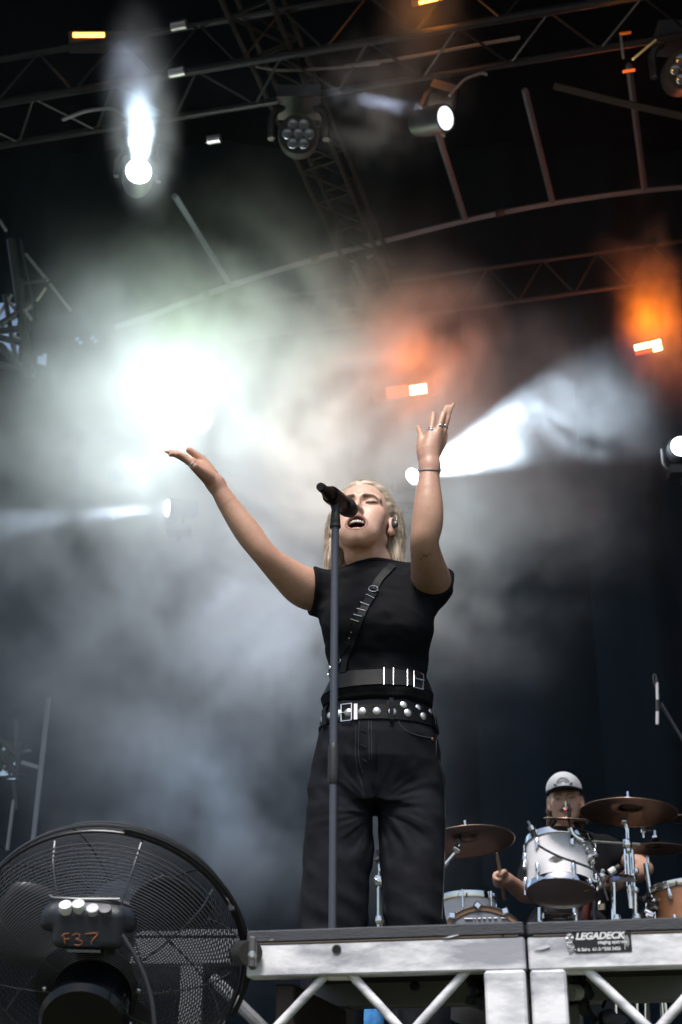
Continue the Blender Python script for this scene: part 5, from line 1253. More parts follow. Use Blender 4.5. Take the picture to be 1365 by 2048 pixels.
# ---- T-shirt
def shirt_fold(P):
    x, y, z = P.T
    n = vnoise(np.stack([x * 9 + z * 6, y * 9, z * 26 - x * 14], -1)); n2 = vnoise(np.stack([x * 30 - z * 8, y * 20, z * 52 + x * 20], -1))
    return .0052 * n + .0024 * n2
zs_ = [r[0] for r in TORSO]
WST = at(755, 1424, SY)[2]
def shirt_sdf(P):
    d = loft(P, TORSO, 2.25)
    d = smin(d, ell(P, at(718, 1245, 3.318), (.062, .040, .060)), .045); d = smin(d, ell(P, at(812, 1242, 3.318), (.062, .040, .060)), .045)
    ra = [(p, r) for p, r in RA[:3]]; la = [(p, r) for p, r in LA[:3]]
    d = smin(d, chain(P, [(at(705, 1190, 3.42), .048)] + ra, .02), .04); d = smin(d, chain(P, [(at(806, 1172, 3.42), .052)] + la, .02), .04)
    d = smin(d, chain(P, NECK[1:], .02) - .0035, .010)
    x, y, z = P.T
    blouse = .007 * np.exp(-((z - WST - .034) / .014) ** 2) - .012 * sstep(WST + .012, WST - .002, z)
    d = d - .0075 - blouse + shirt_fold(P) * sstep(2.78, 2.72, z)
    # openings: cut by planes square to each limb
    for (pa, pb, t, o) in ((RA[0][0], RA[1][0], None, at(622, 1183, 3.40)), (LA[0][0] , LA[2][0], None, at(868, 1160, 3.33))):
        n = np.asarray(pb) - np.asarray(pa); n = n / np.linalg.norm(n)
        if o[0] > .1: n = np.array([.20, -.92, .34]); n /= np.linalg.norm(n)
        else: n = np.array([-.97, -.2, -.02]); n /= np.linalg.norm(n)
        m = (P - o.astype(f32)) @ n.astype(f32)
        loc = np.linalg.norm(P - o, axis=1) < .13
        d = np.where(loc, smax(d, m, .003), np.where((m > 0) & (np.linalg.norm(P - o, axis=1) < .3) & (np.abs(P[:, 0] - .085) > .12), np.maximum(d, .05), d))
    cn = HD.R @ np.array([0, .10, 1.0]); cn /= np.linalg.norm(cn); co = at(738, 1120.5, 3.36)
    cn = np.array([-.115, .02, 1.0]); cn /= np.linalg.norm(cn)
    d = smax(d, (P - co.astype(f32)) @ cn.astype(f32), .003)
    d = smax(d, (WST - .03) - z, .003)
    return d
def shell(fn, inner):
    return lambda P: smax(fn(P), -(inner(P)), .0006)
SHIRT = mat('black_cotton', (.0050, .0055, .0075), .9, bump=(900, .35), noise=(14, (.0085, .009, .012), .2), spec=.15)
v, f = surface_net(shirt_sdf, (-.14, 3.12, 2.30), (.36, 3.62, 2.82), .003)
shirt = np_mesh('t_shirt', v, f, singer, SHIRT)
# hems and the line of the collar
mb = MB()
def ring_on(fn, o, n, r0, cnt=40, off=.001, up=(0, 0, 1)):
    n = np.asarray(n, float); n /= np.linalg.norm(n); u = np.cross(n, up); u /= np.linalg.norm(u); w = np.cross(n, u); out = []
    for a in np.linspace(0, 2 * math.pi, cnt, endpoint=False):
        dr = math.cos(a) * u + math.sin(a) * w; t = r0
        for _ in range(40):
            e = float(fn((o + dr * t)[None].astype(f32))[0]); t -= e * .7
            if abs(e) < 2e-4: break
        out.append(o + dr * (t + off))
    return out
MB().path(ring_on(shirt_sdf, at(740, 1140, 3.40), (-.115, .02, 1), .07, 60, -.0002), .0011, 5, closed=True).build('collar_seam', mat('seam_black', (.002, .002, .003), .9, spec=0), shirt)
# ---- jeans
JR = [rowz(*r) for r in [(1420, 642, 869, 3.405, .106), (1450, 636, 875, 3.405, .113), (1485, 627, 883, 3.41, .121), (1530, 618, 891, 3.415, .120), (1578, 614, 894, 3.425, .106), (1612, 626, 884, 3.425, .090)]]
def P3(x, y, Y): return at(x, y, Y)
LL = [(P3(688, 1575, 3.42), .080), (P3(681, 1640, 3.42), .0815), (P3(677, 1700, 3.42), .0805), (P3(671, 1790, 3.42), .0785), (P3(669, 1850, 3.42), .077), (at(665, 1850, 3.42) - [0, 0, .18], .074), (at(660, 1850, 3.44) - [0, 0, .43], .070)]
RL = [(P3(818, 1575, 3.42), .083), (P3(824, 1640, 3.42), .0845), (P3(824, 1700, 3.42), .0800), (P3(828, 1790, 3.40), .0740), (P3(831, 1850, 3.40), .0715), (at(836, 1850, 3.40) - [0, 0, .18], .071), (at(842, 1850, 3.42) - [0, 0, .43], .068)]
CR = at(752, 1618, 3.36)
def jean_sdf(P):
    d = loft(P, JR, 2.3); x, y, z = P.T
    lg = smin(chain(P, LL, .03), chain(P, RL, .03), .012); d = smin(d, lg, .022)
    d = smax(d, z - JR[0][0] + .0, .003)
    d = smax(d, 1.33 - z, .003)
    # whisker folds that fan out from the crotch, creases at the knee
    q = P - CR.astype(f32); ra = np.sqrt(q[:, 0] ** 2 + q[:, 2] ** 2) + 1e-4; an = np.arctan2(q[:, 2], np.abs(q[:, 0]))
    side = np.where(q[:, 0] > 0, 3.0, 8.0)
    w = np.exp(-((ra - .085) / .06) ** 2) * (y < 3.42)
    d = d + .0058 * w * vnoise(np.stack([an * 4.5 + 3*q[:,0]*9 + side, ra * 8, 0 * ra], -1)) + .0022 * w * vnoise(np.stack([an * 10 + q[:,0]*12 + side * 2, ra * 12, 0 * ra + 3], -1))
    fg = np.sqrt(np.maximum(0, 1 - ((z - 1.80) / .30) ** 2)); d = d + .0040 * fg * np.abs(vnoise(np.stack([x * 7 + 3, y * 6, z * 15 + x * 9], -1)))
    kn = np.exp(-((z - 1.84) / .045) ** 2)
    d = d + .0095 * kn * vnoise(np.stack([x * 9, y * 9, z * 30 + x * 14], -1))
    d = d + .0034 * vnoise(np.stack([x * 10, y * 10, z * 7], -1)) + .0030 * vnoise(np.stack([x * 26 + 9, y * 22, z * 34 + x * 16], -1))
    # the crease between the legs runs up into the fly
    d = d + .006 * np.exp(-((x - CR[0] + (z - CR[2]) * .10) / .006) ** 2) * sstep(.10, .0, q[:, 2]) * (y < 3.42)
    return d
DENIM = mat('black_denim', (.0052, .0055, .0072), .85, bump=(700, .5), noise=(7, (.021, .0225, .030), .66, 9), spec=.15)
v, f = surface_net(jean_sdf, (-.16, 3.2, 1.31), (.36, 3.62, 2.40), .0034)
jeans = np_mesh('jeans', v, f, singer, DENIM)
mj = lambda P: jean_sdf(P)
def stitch(pts, fn, r, n=30, off=.0006, t0=2.6):
    P = np.array(pts, float); ks = np.arange(len(P)); T = np.linspace(0, len(P) - 1, n)
    c = np.stack([np.interp(T, ks, P[:, j]) for j in range(2)], -1)
    for _ in range(4): c[1:-1] = (c[:-2] + 2 * c[1:-1] + c[2:]) / 4
    out = []
    for x, y in c:
        p = trace(x, y, fn, t0, 5); g = grad(fn, p); out.append(p + g * off)
    return out
THREAD = mat('faded_thread', (.055, .057, .065), .8)
def seam(lines, name, fn, m, r, parent):
    mb = MB()
    for l in lines: mb.path(stitch(l, fn, r), r, 5)
    return mb.build(name, m, parent)
seam([[(713, 1441), (711, 1500), (713, 1528), (718, 1556)], [(719, 1441), (717, 1500), (719, 1524), (726, 1545)], [(738, 1442), (739, 1520)], [(743, 1442), (744, 1518)], [(728, 1590), (724, 1570), (720, 1552)]], 'fly', jean_sdf, THREAD, .0008, jeans)
seam([[(796, 1438), (801, 1452), (815, 1464), (840, 1472), (868, 1477)], [(869, 1440), (873, 1470), (872, 1508), (876, 1516)]], 'pocket', jean_sdf, THREAD, .0009, jeans)
seam([[(878, 1520), (889, 1560), (891, 1640), (889, 1720), (886, 1800), (884, 1838)]], 'side_seam', jean_sdf, THREAD, .0009, jeans)
p = trace(865, 1478, jean_sdf, 2.6, 5); g = grad(jean_sdf, p)
MB().lathe([(0, .003), (.0025, .003), (.0042, .0018), (.0046, 0)], align(p, g), 12).build('rivet', mat('copper', (.75, .36, .22), .3, 1.0), jeans)
mb = MB()
for (x, y) in ((728, 1462), (728, 1492), (729, 1520)):
    p = trace(x, y, jean_sdf, 2.6, 5); mb.path(stitch([(x - 5, y - 3), (x + 5, y + 3)], jean_sdf, .001, 5), .001, 5)
mb.build('fly_buttons', mat('dark_button', (.06, .06, .07), .4, .6), jeans)
# waistband
def band(fn, z0, tilt, hgt, th, centre, name, m, parent, n=72, a0=0, a1=2 * math.pi, wob=0, tilty=0):
    """leather or cloth band wrapped round whatever fn describes"""
    mb = MB(); ins = []; closed = abs(a1 - a0 - 2 * math.pi) < 1e-3
    A = np.linspace(a0, a1, n, endpoint=not closed)
    vs = []
    for a in A:
        dr = np.array([math.cos(a), math.sin(a), 0]); cr = []
        for zz in (0, hgt):
            t = .13
            for _ in range(60):
                p = np.array([centre[0], centre[1], 0]) + dr * t; p[2] = z0 + zz + tilt * (p[0] - centre[0]) + tilty * (p[1] - centre[1])
                e = float(fn(p[None].astype(f32))[0]); t -= e * .7
                if abs(e) < 2e-4: break
            cr.append((t, p))
        t0_, t1_ = cr[0][0], cr[1][0]
        for (zz, tt) in ((0, t0_ + .0006), (0, t0_ + th), (hgt, t1_ + th), (hgt, t1_ + .0006)):
            p = np.array([centre[0], centre[1], 0]) + dr * tt; p[2] = z0 + zz + tilt * (p[0] - centre[0]) + tilty * (p[1] - centre[1]); vs.append(p)
    k = len(A); fs = []
    for i in range(k if closed else k - 1):
        j = (i + 1) % k
        for c in range(4): fs.append((4 * i + c, 4 * i + (c + 1) % 4, 4 * j + (c + 1) % 4, 4 * j + c))
    if not closed: fs += [(0, 1, 2, 3), tuple(4 * (k - 1) + c for c in (3, 2, 1, 0))]
    mb.add(vs, fs); o = mb.build(name, m, parent, sharp=30)
    W = np.array(vs).reshape(k, 4, 3)
    def at_a(a, row):
        u = ((a - a0) / (a1 - a0)) * (k if closed else k - 1); i0 = int(math.floor(u)); fr = u - i0
        if closed: i0 %= k; i1 = (i0 + 1) % k
        else: i0 = max(0, min(k - 2, i0)); i1 = i0 + 1
        q = W[i0] * (1 - fr) + W[i1] * fr; return q[1] * (1 - row) + q[2] * row
    def pt(px, row=.5, off=0):
        """point on the band's outer face in the column px of the front half"""
        lo_, hi_ = -math.pi + .02, -.02
        if not closed: lo_, hi_ = a0 + .01, a1 - .01
        if closed: lo_ += 2 * math.pi; hi_ += 2 * math.pi
        g_ = np.linspace(lo_, hi_, 160); xs_ = np.array([proj_x(at_a(a, row)) for a in g_]); i_ = int(np.argmin(np.abs(xs_ - px))); a = g_[i_]
        st = (hi_ - lo_) / 160
        for _ in range(12):
            st *= .5
            a = min((a - st, a, a + st), key=lambda b: abs(proj_x(at_a(b, row)) - px))
        p = at_a(a, row); tn = at_a(a + .02, row) - at_a(a - .02, row); tn[2] = 0
        n_ = np.cross(tn, [0, 0, 1]); n_ /= np.linalg.norm(n_) + 1e-9
        if n_ @ np.array([p[0] - centre[0], p[1] - centre[1], 0]) < 0: n_ = -n_
        return p + n_ * off, n_
    return o, pt
def proj_x(p):
    q = np.asarray(p) - CAMP; return 682.5 + FPX * q[0] / (q @ Fv)
def proj(p):
    q = np.asarray(p) - CAMP; d = q @ Fv; return 682.5 + FPX * q[0] / d, 1024 - FPX * (q @ Uv) / d
LEA = mat('black_leather', (.0085, .0095, .012), .5, noise=(26, (.014, .0155, .018), .3), bump=(300, .12), spec=.12)
LEA2 = mat('belt_leather', (.0055, .0055, .0065), .45, bump=(250, .2), spec=.2)
cxy = (at(755, 1380, SY)[0], 3.40)
zw = at(755, 1371, 3.295)[2]; hgtw = at(755, 1337, 3.295)[2] - zw
harn, hpt = band(shirt_sdf, zw, .02, hgtw, .003, cxy, 'waist_harness', LEA, singer, 84)
mb = MB()
for x in (768, 787, 815):
    pts = []
    for rr in (-.06, .2, .5, .8, 1.06): q, n_ = hpt(x, rr, .0014); pts.append(q)
    mb.path(pts, .0014, 6)
mb.build('strap_keepers', STEEL, harn)
def frame_buckle(pt, x0, x1, r0, r1, name, parent, th=.0018, prong=True):
    mb = MB(); P = [pt(x, r, .003)[0] for x, r in ((x0, r0), (x1, r0), (x1, r1), (x0, r1))]
    mb.path([P[0], P[1]], th, 6); mb.path([P[1], P[2]], th, 6); mb.path([P[2], P[3]], th, 6); mb.path([P[3], P[0]], th, 6)
    if prong: mb.path([pt(x0 if x0 < x1 else x0, .5, .005)[0], pt(x1, .5, .006)[0]], th * .8, 6)
    return mb.build(name, STEEL, parent)
frame_buckle(hpt, 827, 845, -.12, 1.02, 'buckle', harn)
# studded belt
STUD = mat('stud', (.80, .80, .80), .38, 1.0)
zb = at(755, 1436, 3.285)[2]; hb = at(755, 1407, 3.285)[2] - zb
belt, bpt = band(jean_sdf, zb, -.012, hb, .0035, (JR[1][1] if False else at(756, 1425, SY)[0], 3.405), 'studded_belt', LEA2, singer, 96)
bt2, bpt2 = band(jean_sdf, zb + .012, -.012, hb, .0022, (at(756, 1425, SY)[0], 3.405), 'belt_underlayer', LEA2, belt, 40, R(-80), R(5))
for x in (647, 660, 678, 697, 725, 754, 785, 816, 847):
    q, n_ = bpt(x, .5, 0); MB().lathe([(.0100, -.0005), (.0097, .0018), (.0073, .0038), (.0036, .0049), (0, .0053)], align(q, n_), 14, caps=False).build('stud', STUD, belt)
for x in (808, 838, 862):
    q, n_ = bpt2(x, .70, -.0022); MB().lathe([(.0100, -.0005), (.0097, .0018), (.0073, .0038), (.0036, .0049), (0, .0053)], align(q, n_), 14, caps=False).build('stud', STUD, belt)
mb = MB()
for x in (740, 770):
    q, n_ = bpt(x, .5, .0002); mb.lathe([(.0016, 0), (.0016, .0006)], align(q, n_), 8)
mb.build('eyelets', mat('hole', (.003, .003, .003), .9), belt)
frame_buckle(bpt, 704, 684, -.10, 1.12, 'buckle', belt, .0019)
mb = MB(); q0 = [bpt(x, r, .004)[0] for x, r in ((709, -.08), (716, -.08), (716, 1.08), (709, 1.08))]
q1 = [bpt(x, r, .0015)[0] for x, r in ((709, -.08), (716, -.08), (716, 1.08), (709, 1.08))]
mb.add(q0 + q1, [(0, 1, 2, 3), (7, 6, 5, 4), (0, 4, 5, 1), (1, 5, 6, 2), (2, 6, 7, 3), (3, 7, 4, 0)]); mb.build('keeper', STEEL, belt, smooth=False)
for x in (652, 783, 873):
    mb = MB(); w = 4 if x > 700 else 4
    pa = [bpt(x + s, r, o)[0] for s in (-w, w) for r, o in ((-.30, -.001), (-.10, .005), (1.15, .006), (1.50, -.001))]
    pb = [p + np.array([0, -.0025, 0]) for p in pa]
    vs = pa + pb; fs = []
    for i in range(3): fs += [(i, i + 1, 4 + i + 1, 4 + i), (8 + i, 12 + i, 12 + i + 1, 8 + i + 1), (i, 8 + i, 8 + i + 1, i + 1), (4 + i, 4 + i + 1, 12 + i + 1, 12 + i)]
    fs += [(0, 4, 12, 8), (3, 11, 15, 7)]
    mb.add(vs, fs).build('belt_loop', DENIM, jeans, smooth=False)
# shoulder strap of the harness
def ribbon(line, fn, wid, th, name, m, parent, n=40, t0=2.6, off=.001):
    P = np.array(line, float); ks = np.arange(len(P)); T = np.linspace(0, len(P) - 1, n)
    c = np.stack([np.interp(T, ks, P[:, j]) for j in range(2)], -1)
    for _ in range(3): c[1:-1] = (c[:-2] + 2 * c[1:-1] + c[2:]) / 4
    pc = [trace(x, y, fn, t0, 5) for x, y in c]; vs = []
    for i, p in enumerate(pc):
        t = pc[min(i + 1, n - 1)] - pc[max(i - 1, 0)]; t /= np.linalg.norm(t); g = grad(fn, p, .012); s_ = np.cross(t, g); s_ /= np.linalg.norm(s_)
        for a, b in ((-1, off), (1, off), (1, off + th), (-1, off + th)): vs.append(p + s_ * a * wid / 2 + g * b)
    fs = [(4 * i + k, 4 * i + (k + 1) % 4, 4 * i + 4 + (k + 1) % 4, 4 * i + 4 + k) for i in range(n - 1) for k in range(4)] + [(0, 1, 2, 3), tuple(4 * (n - 1) + k for k in (3, 2, 1, 0))]
    return MB().add(vs, fs).build(name, m, parent, sharp=30), pc
strap, pc = ribbon([(786, 1132), (771, 1146), (757, 1163), (748, 1181)], shirt_sdf, .020, .0025, 'shoulder_strap', LEA, singer, 16, off=.002)
st2, pc2 = ribbon([(746, 1184), (730, 1214), (716, 1246), (702, 1286), (692, 1318), (688, 1345)], shirt_sdf, .020, .0025, 'lower_strap', LEA, strap, 40, off=.0025)
mb = MB(); p = trace(747, 1181, shirt_sdf, 2.6, 5); g = grad(shirt_sdf, p, .01); M = align(p + g * .006, g)
mb.path([M @ Vector((.0115 * math.cos(a), .0115 * math.sin(a), 0)) for a in np.linspace(0, 2 * math.pi, 20, endpoint=False)], .0014, 6, closed=True)
mb.path([M @ Vector((.001, -.002, .001)), M @ Vector((.001, .0135, .001))], .0013, 6); mb.build('ring_buckle', STEEL, strap)
mb = MB()
for (x, y) in ((739, 1195), (729, 1210), (723, 1222), (717, 1233), (711, 1242)):
    p = trace(x, y, shirt_sdf, 2.6, 5); g = grad(shirt_sdf, p, .01); d_ = at(x + 9, y + 3.5, SY) - at(x - 9, y - 3.5, SY); d_ = d_ - g * (d_ @ g); d_ *= .0235 / np.linalg.norm(d_)
    mb.path([p + g * .002 - d_ * .52, p + g * .0062 - d_ * .48, p + g * .0062 + d_ * .48, p + g * .002 + d_ * .52], .0012, 6)
mb.build('strap_keepers', STEEL, strap)
mb = MB()
for (x, y) in ((684, 1303), (704, 1264), (700, 1276), (696, 1290)):
    p = trace(x, y, shirt_sdf, 2.6, 5); g = grad(shirt_sdf, p, .01); mb.lathe([(.0036 if y > 1300 else .001, 0), (.0036 if y > 1300 else .001, .0052), (0, .0062)], align(p, g), 10)
mb.build('snap', STEEL, strap)
seg2, _ = ribbon([(697, 1285), (688, 1300), (680, 1312), (682, 1320)], shirt_sdf, .014, .002, 'strap_tail', LEA, strap, 14, off=.005)
mb = MB(); p = trace(681, 1322, shirt_sdf, 2.6, 5); g = grad(shirt_sdf, p, .01); M = align(p + g * .005, g)
mb.path([M @ Vector((.006 * math.cos(a), .006 * math.sin(a), 0)) for a in np.linspace(0, 2 * math.pi, 14, endpoint=False)], .0011, 6, closed=True)
c = [trace(x, y, shirt_sdf, 2.6, 5) for x, y in ((676, 1328), (668, 1336), (662, 1343), (658, 1350))]
for i, p in enumerate(c):
    g = grad(shirt_sdf, p, .01); M = align(p + g * .004, g); M = M @ Matrix.Rotation(i * 1.3, 4, 'Y')
    mb.path([M @ Vector((.0065 * math.cos(a), .0042 * math.sin(a), 0)) for a in np.linspace(0, 2 * math.pi, 12, endpoint=False)], .0012, 5, closed=True)
mb.build('chain', STEEL, strap)
# bracelet and rings
def loop_on(fn, o, n, r0, rad, m, name, parent, off=.0006, cnt=30):
    pts = ring_on(fn, np.asarray(o), n, r0, cnt, off); return MB().path(pts, rad, 6, closed=True).build(name, m, parent)
ax_ = np.asarray(LA[-1][0]) - np.asarray(LA[-2][0])
loop_on(body_w, at(859.5, 941, 3.148), (0, -.42, 1), .03, .0019, mat('bracelet_silver', (.55, .56, .60), .35, .9), 'bracelet', singer, .0012)
def ringf(H, k, t, sz, stone=0, i=0):
    a, b = np.asarray(H[k][i][0]), np.asarray(H[k][i + 1][0]); o = a + (b - a) * t; n = (b - a) / np.linalg.norm(b - a)
    pts = ring_on(body_w, o, n, .010, 18, .0004)
    rr = [np.linalg.norm(p - o) for p in pts]; pts = [o + (p - o) * min(1, .0115 / r) for p, r in zip(pts, rr)]
    mb = MB(); mb.path(pts, sz, 6, closed=True)
    if stone:
        g = CAMP - o; g -= n * (g @ n); g /= np.linalg.norm(g); mb.lathe([(stone, -.002), (stone, .0012), (stone * .6, .003), (0, .0035)], align(o + g * .0095, g), 10)
    return mb.build('ring', STEEL, singer)
ringf(LH, 5, .22, .0013, .0048); ringf(LH, 5, .50, .0010); ringf(LH, 6, .30, .0014, .0036); ringf(LH, 7, .28, .0013, .0030)
ringf(RH, 4, .30, .0013, .0034); ringf(RH, 5, .45, .0013, .0030)
# shoes
for s, L in ((-1, LL), (1, RL)):
    p = np.asarray(L[-1][0]).copy(); mb = MB()
    M = Matrix.Translation((float(p[0]), 3.37, 1.345)) @ Matrix.Diagonal((.048, .135, .045, 1))
    mb.lathe([(0, -1), (.8, -1), (1, -.6), (.95, 0), (.6, .7), (0, .95)], M, 20); mb.build('boot', mat('boot_leather', (.015, .015, .015), .4), singer)

# ------------------------------------------------------------------ the drummer
DYY = 6.78
DH = Head(at(1131, 1605, DYY), -10, 5, -2, 1.0)
def dp(x, y, Y): return at(x, y, Y)
DT = []
for (py, xl_, xr_, yc, b) in [(1652, 1108, 1150, DYY + .03, .055), (1668, 1090, 1190, DYY + .03, .08), (1690, 1068, 1222, DYY + .02, .10), (1740, 1066, 1222, DYY, .12), (1840, 1075, 1210, DYY - .02, .12), (1990, 1072, 1214, DYY - .02, .13)]:
    p = at((xl_ + xr_) / 2, py, DYY); DT.append((p[2], p[0], yc, (at(xr_, py, DYY)[0] - at(xl_, py, DYY)[0]) / 2, b))
DA1 = [(dp(1080, 1700, 6.80), .058), (dp(1062, 1745, 6.72), .050), (dp(1058, 1790, 6.62), .042), (dp(1030, 1772, 6.52), .036), (dp(1014, 1758, 6.45), .029)]
DA2 = [(dp(1208, 1697, 6.80), .060), (dp(1250, 1715, 6.74), .050), (dp(1289, 1738, 6.66), .042), (dp(1262, 1752, 6.52), .038), (dp(1236, 1768, 6.40), .029)]
def fist(c, ax, back, s=1.0):
    """closed hand round a stick: ax along the stick, back = the way the knuckles face"""
    c = np.asarray(c, float); ax = np.asarray(ax, float); ax /= np.linalg.norm(ax); back = np.asarray(back, float); back -= ax * (back @ ax); back /= np.linalg.norm(back); sd_ = np.cross(ax, back)
    out = []
    for i in range(4):
        o = c + ax * (i - 1.5) * .0185 * s
        out.append([(o - back * .020, .0105), (o + back * .018 + sd_ * .006, .0105), (o + back * .024 + sd_ * .026, .0098), (o + back * .004 + sd_ * .036, .0092), (o - back * .006 + sd_ * .022, .0085)])
    out.append([(c - back * .024 - ax * .005, .013), (c - back * .020 + ax * .032, .0115), (c - back * .002 + ax * .042 + sd_ * .02, .0095)])
    return out
ST1 = (dp(994, 1705, 6.25), dp(1004, 1765, 6.50)); ST2 = (dp(1170, 1782, 6.1), dp(1240, 1766, 6.42))
H1 = fist(dp(1001, 1751, 6.43), ST1[0] - ST1[1], (-.9, -.3, .1)); H2 = fist(dp(1229, 1769, 6.37), ST2[0] - ST2[1], (-.1, -.6, .6))
def fist_sdf(P, H):
    d = None
    for c in H: e = chain(P, c, .004); d = e if d is None else smin(d, e, .005)
    return d
dneck = [(DH.wor((0, .022, -.05)), .055), (at(1130, 1655, DYY + .02), .058), (at(1130, 1675, DYY + .03), .065)]
DB = [(lambda P: loft(P, DT, 2.3) + .015, np.array([.7, 6.5, 1.6]), np.array([1.8, 7.1, 3.1]), .03), (lambda P: chain(P, dneck), DH.o - [.12, .12, .28], DH.o + [.12, .14, .02], .03),
      (lambda P: head_sdf(DH.loc(P), 0, False), DH.o - .18, DH.o + .18, .014), (lambda P: chain(P, DA1), *bbox(DA1, .09), .03), (lambda P: chain(P, DA2), *bbox(DA2, .09), .03),
      (lambda P: fist_sdf(P, H1), *bbox(sum(H1, []), .04), .012), (lambda P: fist_sdf(P, H2), *bbox(sum(H2, []), .04), .012)]
dbody = group_sdf(DB)
drummer = empty('person', (1.05, 6.8, FLZ + .36), 'drummer in white-fronted cap and black T-shirt with a moustache, seated behind the drums', 'person')
v, f = surface_net(dbody, DH.o - [.52, .62, .62], DH.o + [.52, .30, .20], .0036)
col = np.tile(np.array([.56, .35, .26]), (len(v), 1)); hl = DH.loc(v); near = (np.abs(hl) < .16).all(1) & (hl[:, 2] > -.13)
col[near] = head_col(hl[near], col[near], 0, False, (.07, .04, .025))
ms_ = np.exp(-(hl[:, 0] / .024) ** 2 - ((hl[:, 2] + .0425 + 3 * hl[:, 0] ** 2) / .0065) ** 2) * (hl[:, 1] < -.06)
col = mixc(col, (.16, .095, .055), np.clip(ms_ * 1.7, 0, .92))
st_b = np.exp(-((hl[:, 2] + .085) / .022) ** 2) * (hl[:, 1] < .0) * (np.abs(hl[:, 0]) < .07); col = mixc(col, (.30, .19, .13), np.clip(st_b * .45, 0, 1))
dbo = np_mesh('body', v, f, drummer, SKIN, col)
mb = MB()
for i in range(90):
    x = rng.uniform(-.024, .024); z0_ = -.0375 - 3 * x * x; y0_ = -.0975 + 16 * x * x * .7; q = np.array([x, y0_, z0_]); mb.path([DH.wor(q), DH.wor(q + [x * .12, -.002, -.005]), DH.wor(q + [x * .3, .002, -.012 - abs(x) * .15])], [.0012, .0013, .0006], 4)
mb.build('moustache', mat('moustache_hair', (.20, .12, .07), .6), drummer)
def cap_sdf(P):
    q = DH.loc(P); d = ell(q, (0, .012, .060), (.088, .108, .086)); d = smin(d, ell(q, (0, -.050, .088), (.055, .045, .045)), .03)
    d = smax(d, (.047 - .05 * (q[:, 1] + .09) * .3) - q[:, 2], .003)
    b = ell(q + np.stack([0 * q[:, 0], 0 * q[:, 0], 2.2 * q[:, 0] ** 2], -1), (0, -.105, .054), (.074, .066, .0055)); return smin(d, b, .004)
v, f = surface_net(cap_sdf, DH.o - .21, DH.o + .21, .0034); q = DH.loc(v); w = ((q[:, 1] < -.012) & (q[:, 2] > .058 + .15 * np.abs(q[:, 0]) * 0)).astype(float)
col = mixc(np.tile(np.array([.008, .010, .015]), (len(v), 1)), (.60, .62, .66), w)
capo = np_mesh('cap', v, f, drummer, mat('cap_cloth', (.8, .8, .8), .8, attr='Col', bump=(500, .3)), col)
mb = MB()
def onc(x, z):
    o = DH.wor((x, -.20, z)); dr = DH.wor((x, 0, z)) - o; dr /= np.linalg.norm(dr); t = 0
    for _ in range(60):
        e = float(cap_sdf((o + dr * t)[None].astype(f32))[0]); t += e * .8
        if abs(e) < 2e-4: break
    return o + dr * (t - .0012)
for rr in (.013, .026, .030): mb.path([onc(rr * math.cos(a) * 1.05 , .074 + rr * math.sin(a)) for a in np.linspace(.15, math.pi - .15, 12)], .0011, 4)
for a in np.linspace(.25, math.pi - .25, 9): mb.path([onc(r * math.cos(a) * 1.05, .074 + r * math.sin(a)) for r in (.014, .020, .025)], .0009, 4)
for sx in (-1, 1):
    for k in range(3): mb.path([onc(sx * (.030 + .004 * k), .071 + .003 * k), onc(sx * (.040 + .002 * k), .068 + .004 * k)], .0022, 4)
mb.build('cap_emblem', mat('emblem_grey', (.06, .065, .075), .8), capo)
def dhair(P):
    q = DH.loc(P); S = q.copy(); S[:, 0] = np.abs(S[:, 0]); d = ell(q, (0, .028, .020), (.078, .088, .075)); d = smax(d, -q[:, 1] + .0, .01)
    for pts in (([(.070, .028, .02), .020], [(.078, .036, -.03), .016], [(.080, .038, -.075), .015], [(.092, .036, -.100), .008]), ([(.05, .06, .0), .03], [(.055, .07, -.06), .03], [(.06, .07, -.11), .016])):
        for (a, ra), (b, rb) in zip(pts[:-1], pts[1:]): d = smin(d, cap(S, a, b, ra, rb), .012)
    return d + .004 * vnoise(np.stack([q[:, 0] * 90, q[:, 1] * 80, q[:, 2] * 18], -1))
v, f = surface_net(dhair, DH.o - .2, DH.o + .2, .0034); q = DH.loc(v); n = vnoise(np.stack([q[:, 0] * 200, q[:, 1] * 180, q[:, 2] * 22], -1))
np_mesh('hair', v, f, drummer, HAIRM, mixc(np.tile(np.array([.12, .075, .045]), (len(v), 1)), (.08, .05, .03), np.clip(.4 + n, 0, 1)))
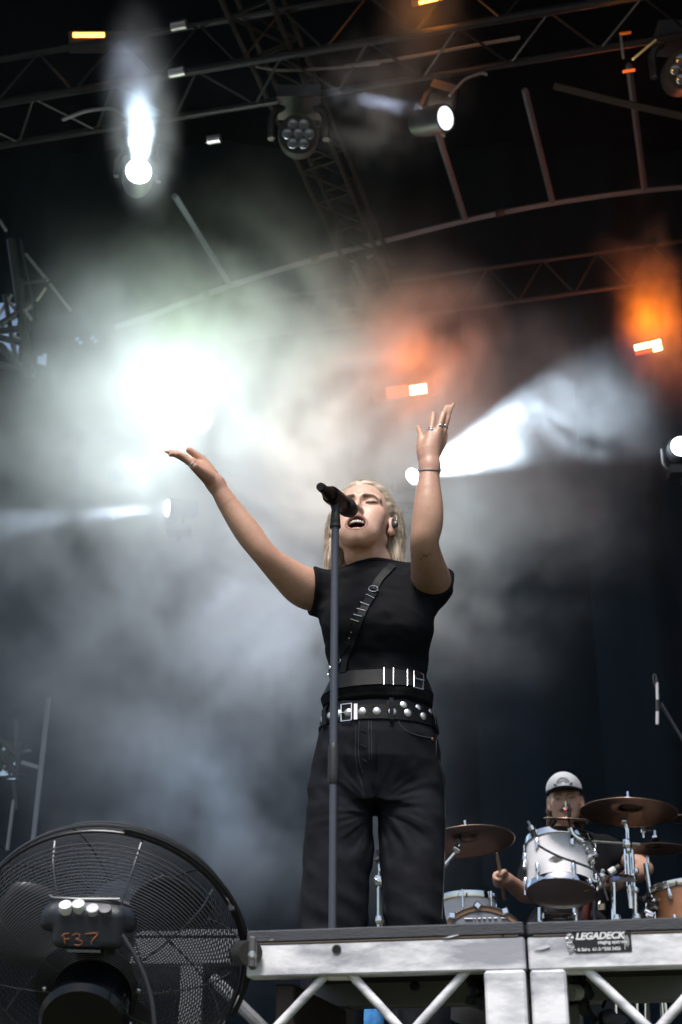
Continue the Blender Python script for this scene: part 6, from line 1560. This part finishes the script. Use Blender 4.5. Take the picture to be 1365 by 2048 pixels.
def dshirt(P):
    d = loft(P, DT, 2.3); d = smin(d, chain(P, DA1[:3]), .04); d = smin(d, chain(P, DA2[:3]), .04); d = smin(d, chain(P, dneck[1:]), .02) - .008 + .004 * vnoise(P * np.array([11, 11, 16], f32))
    nk = at(1128, 1662, DYY - .03).astype(f32); e = np.linalg.norm((P - nk) * np.array([1, .6, 1.15], f32), axis=1) - .062; d = smax(d, -e, .003)
    for o, n_ in ((DA1[1][0] + (DA1[2][0] - DA1[1][0]) * .75, DA1[2][0] - DA1[1][0]), (DA2[1][0] + (DA2[2][0] - DA2[1][0]) * .15, DA2[2][0] - DA2[1][0])):
        n_ = n_ / np.linalg.norm(n_); m = (P - o.astype(f32)) @ n_.astype(f32); loc = np.linalg.norm(P - o, axis=1) < .16; d = np.where(loc & (np.abs(P[:, 0] - DH.o[0]) > .12), smax(d, m, .003), d)
    return d
v, f = surface_net(dshirt, DH.o - [.52, .55, .62], DH.o + [.52, .32, -.03], .005)
np_mesh('t_shirt', v, f, drummer, SHIRT)
mb = MB(); mb.path([at(1118, 1652, DYY - .09), at(1119, 1664, DYY - .11), at(1124, 1678, DYY - .12), at(1133, 1682, DYY - .12), at(1142, 1676, DYY - .12), at(1151, 1656, DYY - .09)], .0016, 6); mb.build('necklace', STEEL, drummer)
dj = MB(); dj.path([at(1100, 1850, 6.75), at(1070, 1900, 6.4), at(1060, 2090, 6.35)], [.10, .085, .06], 14); dj.path([at(1170, 1850, 6.75), at(1210, 1900, 6.4), at(1220, 2090, 6.35)], [.10, .085, .06], 14); dj.build('trousers', DENIM, drummer)
SW = mat('stick_wood', (.52, .36, .21), .5, noise=(20, (.40, .26, .14), .2))
for (a, b), la in ((ST1, 'pale wooden drumstick held upright in the hand left of the rack tom'), (ST2, 'pale wooden drumstick pointing left beside the chrome tom arm')):
    t = MB().path([a, a + (b - a) * .06, a + (b - a) * .14, b + (b - a) * .6], [.003, .0042, .0068, .0072], 8).build('drumstick', SW); tag(t, la, 'drumstick', 'drumsticks')
stl = empty('drum_stool', at(1145, 2040, DYY), 'round black drum stool under the drummer', 'stool'); MB().lathe([(0, -.06), (.15, -.06), (.16, -.03), (.15, 0), (0, .0)], Matrix.Translation((float(at(1145, 1990, DYY)[0]), DYY, FLZ + .86)), 30).build('seat', BLK, stl)
MB().tube((float(at(1145, 1990, DYY)[0]), DYY, FLZ + .36), (float(at(1145, 1990, DYY)[0]), DYY, FLZ + .80), .02, 12).build('post', CHR, stl)
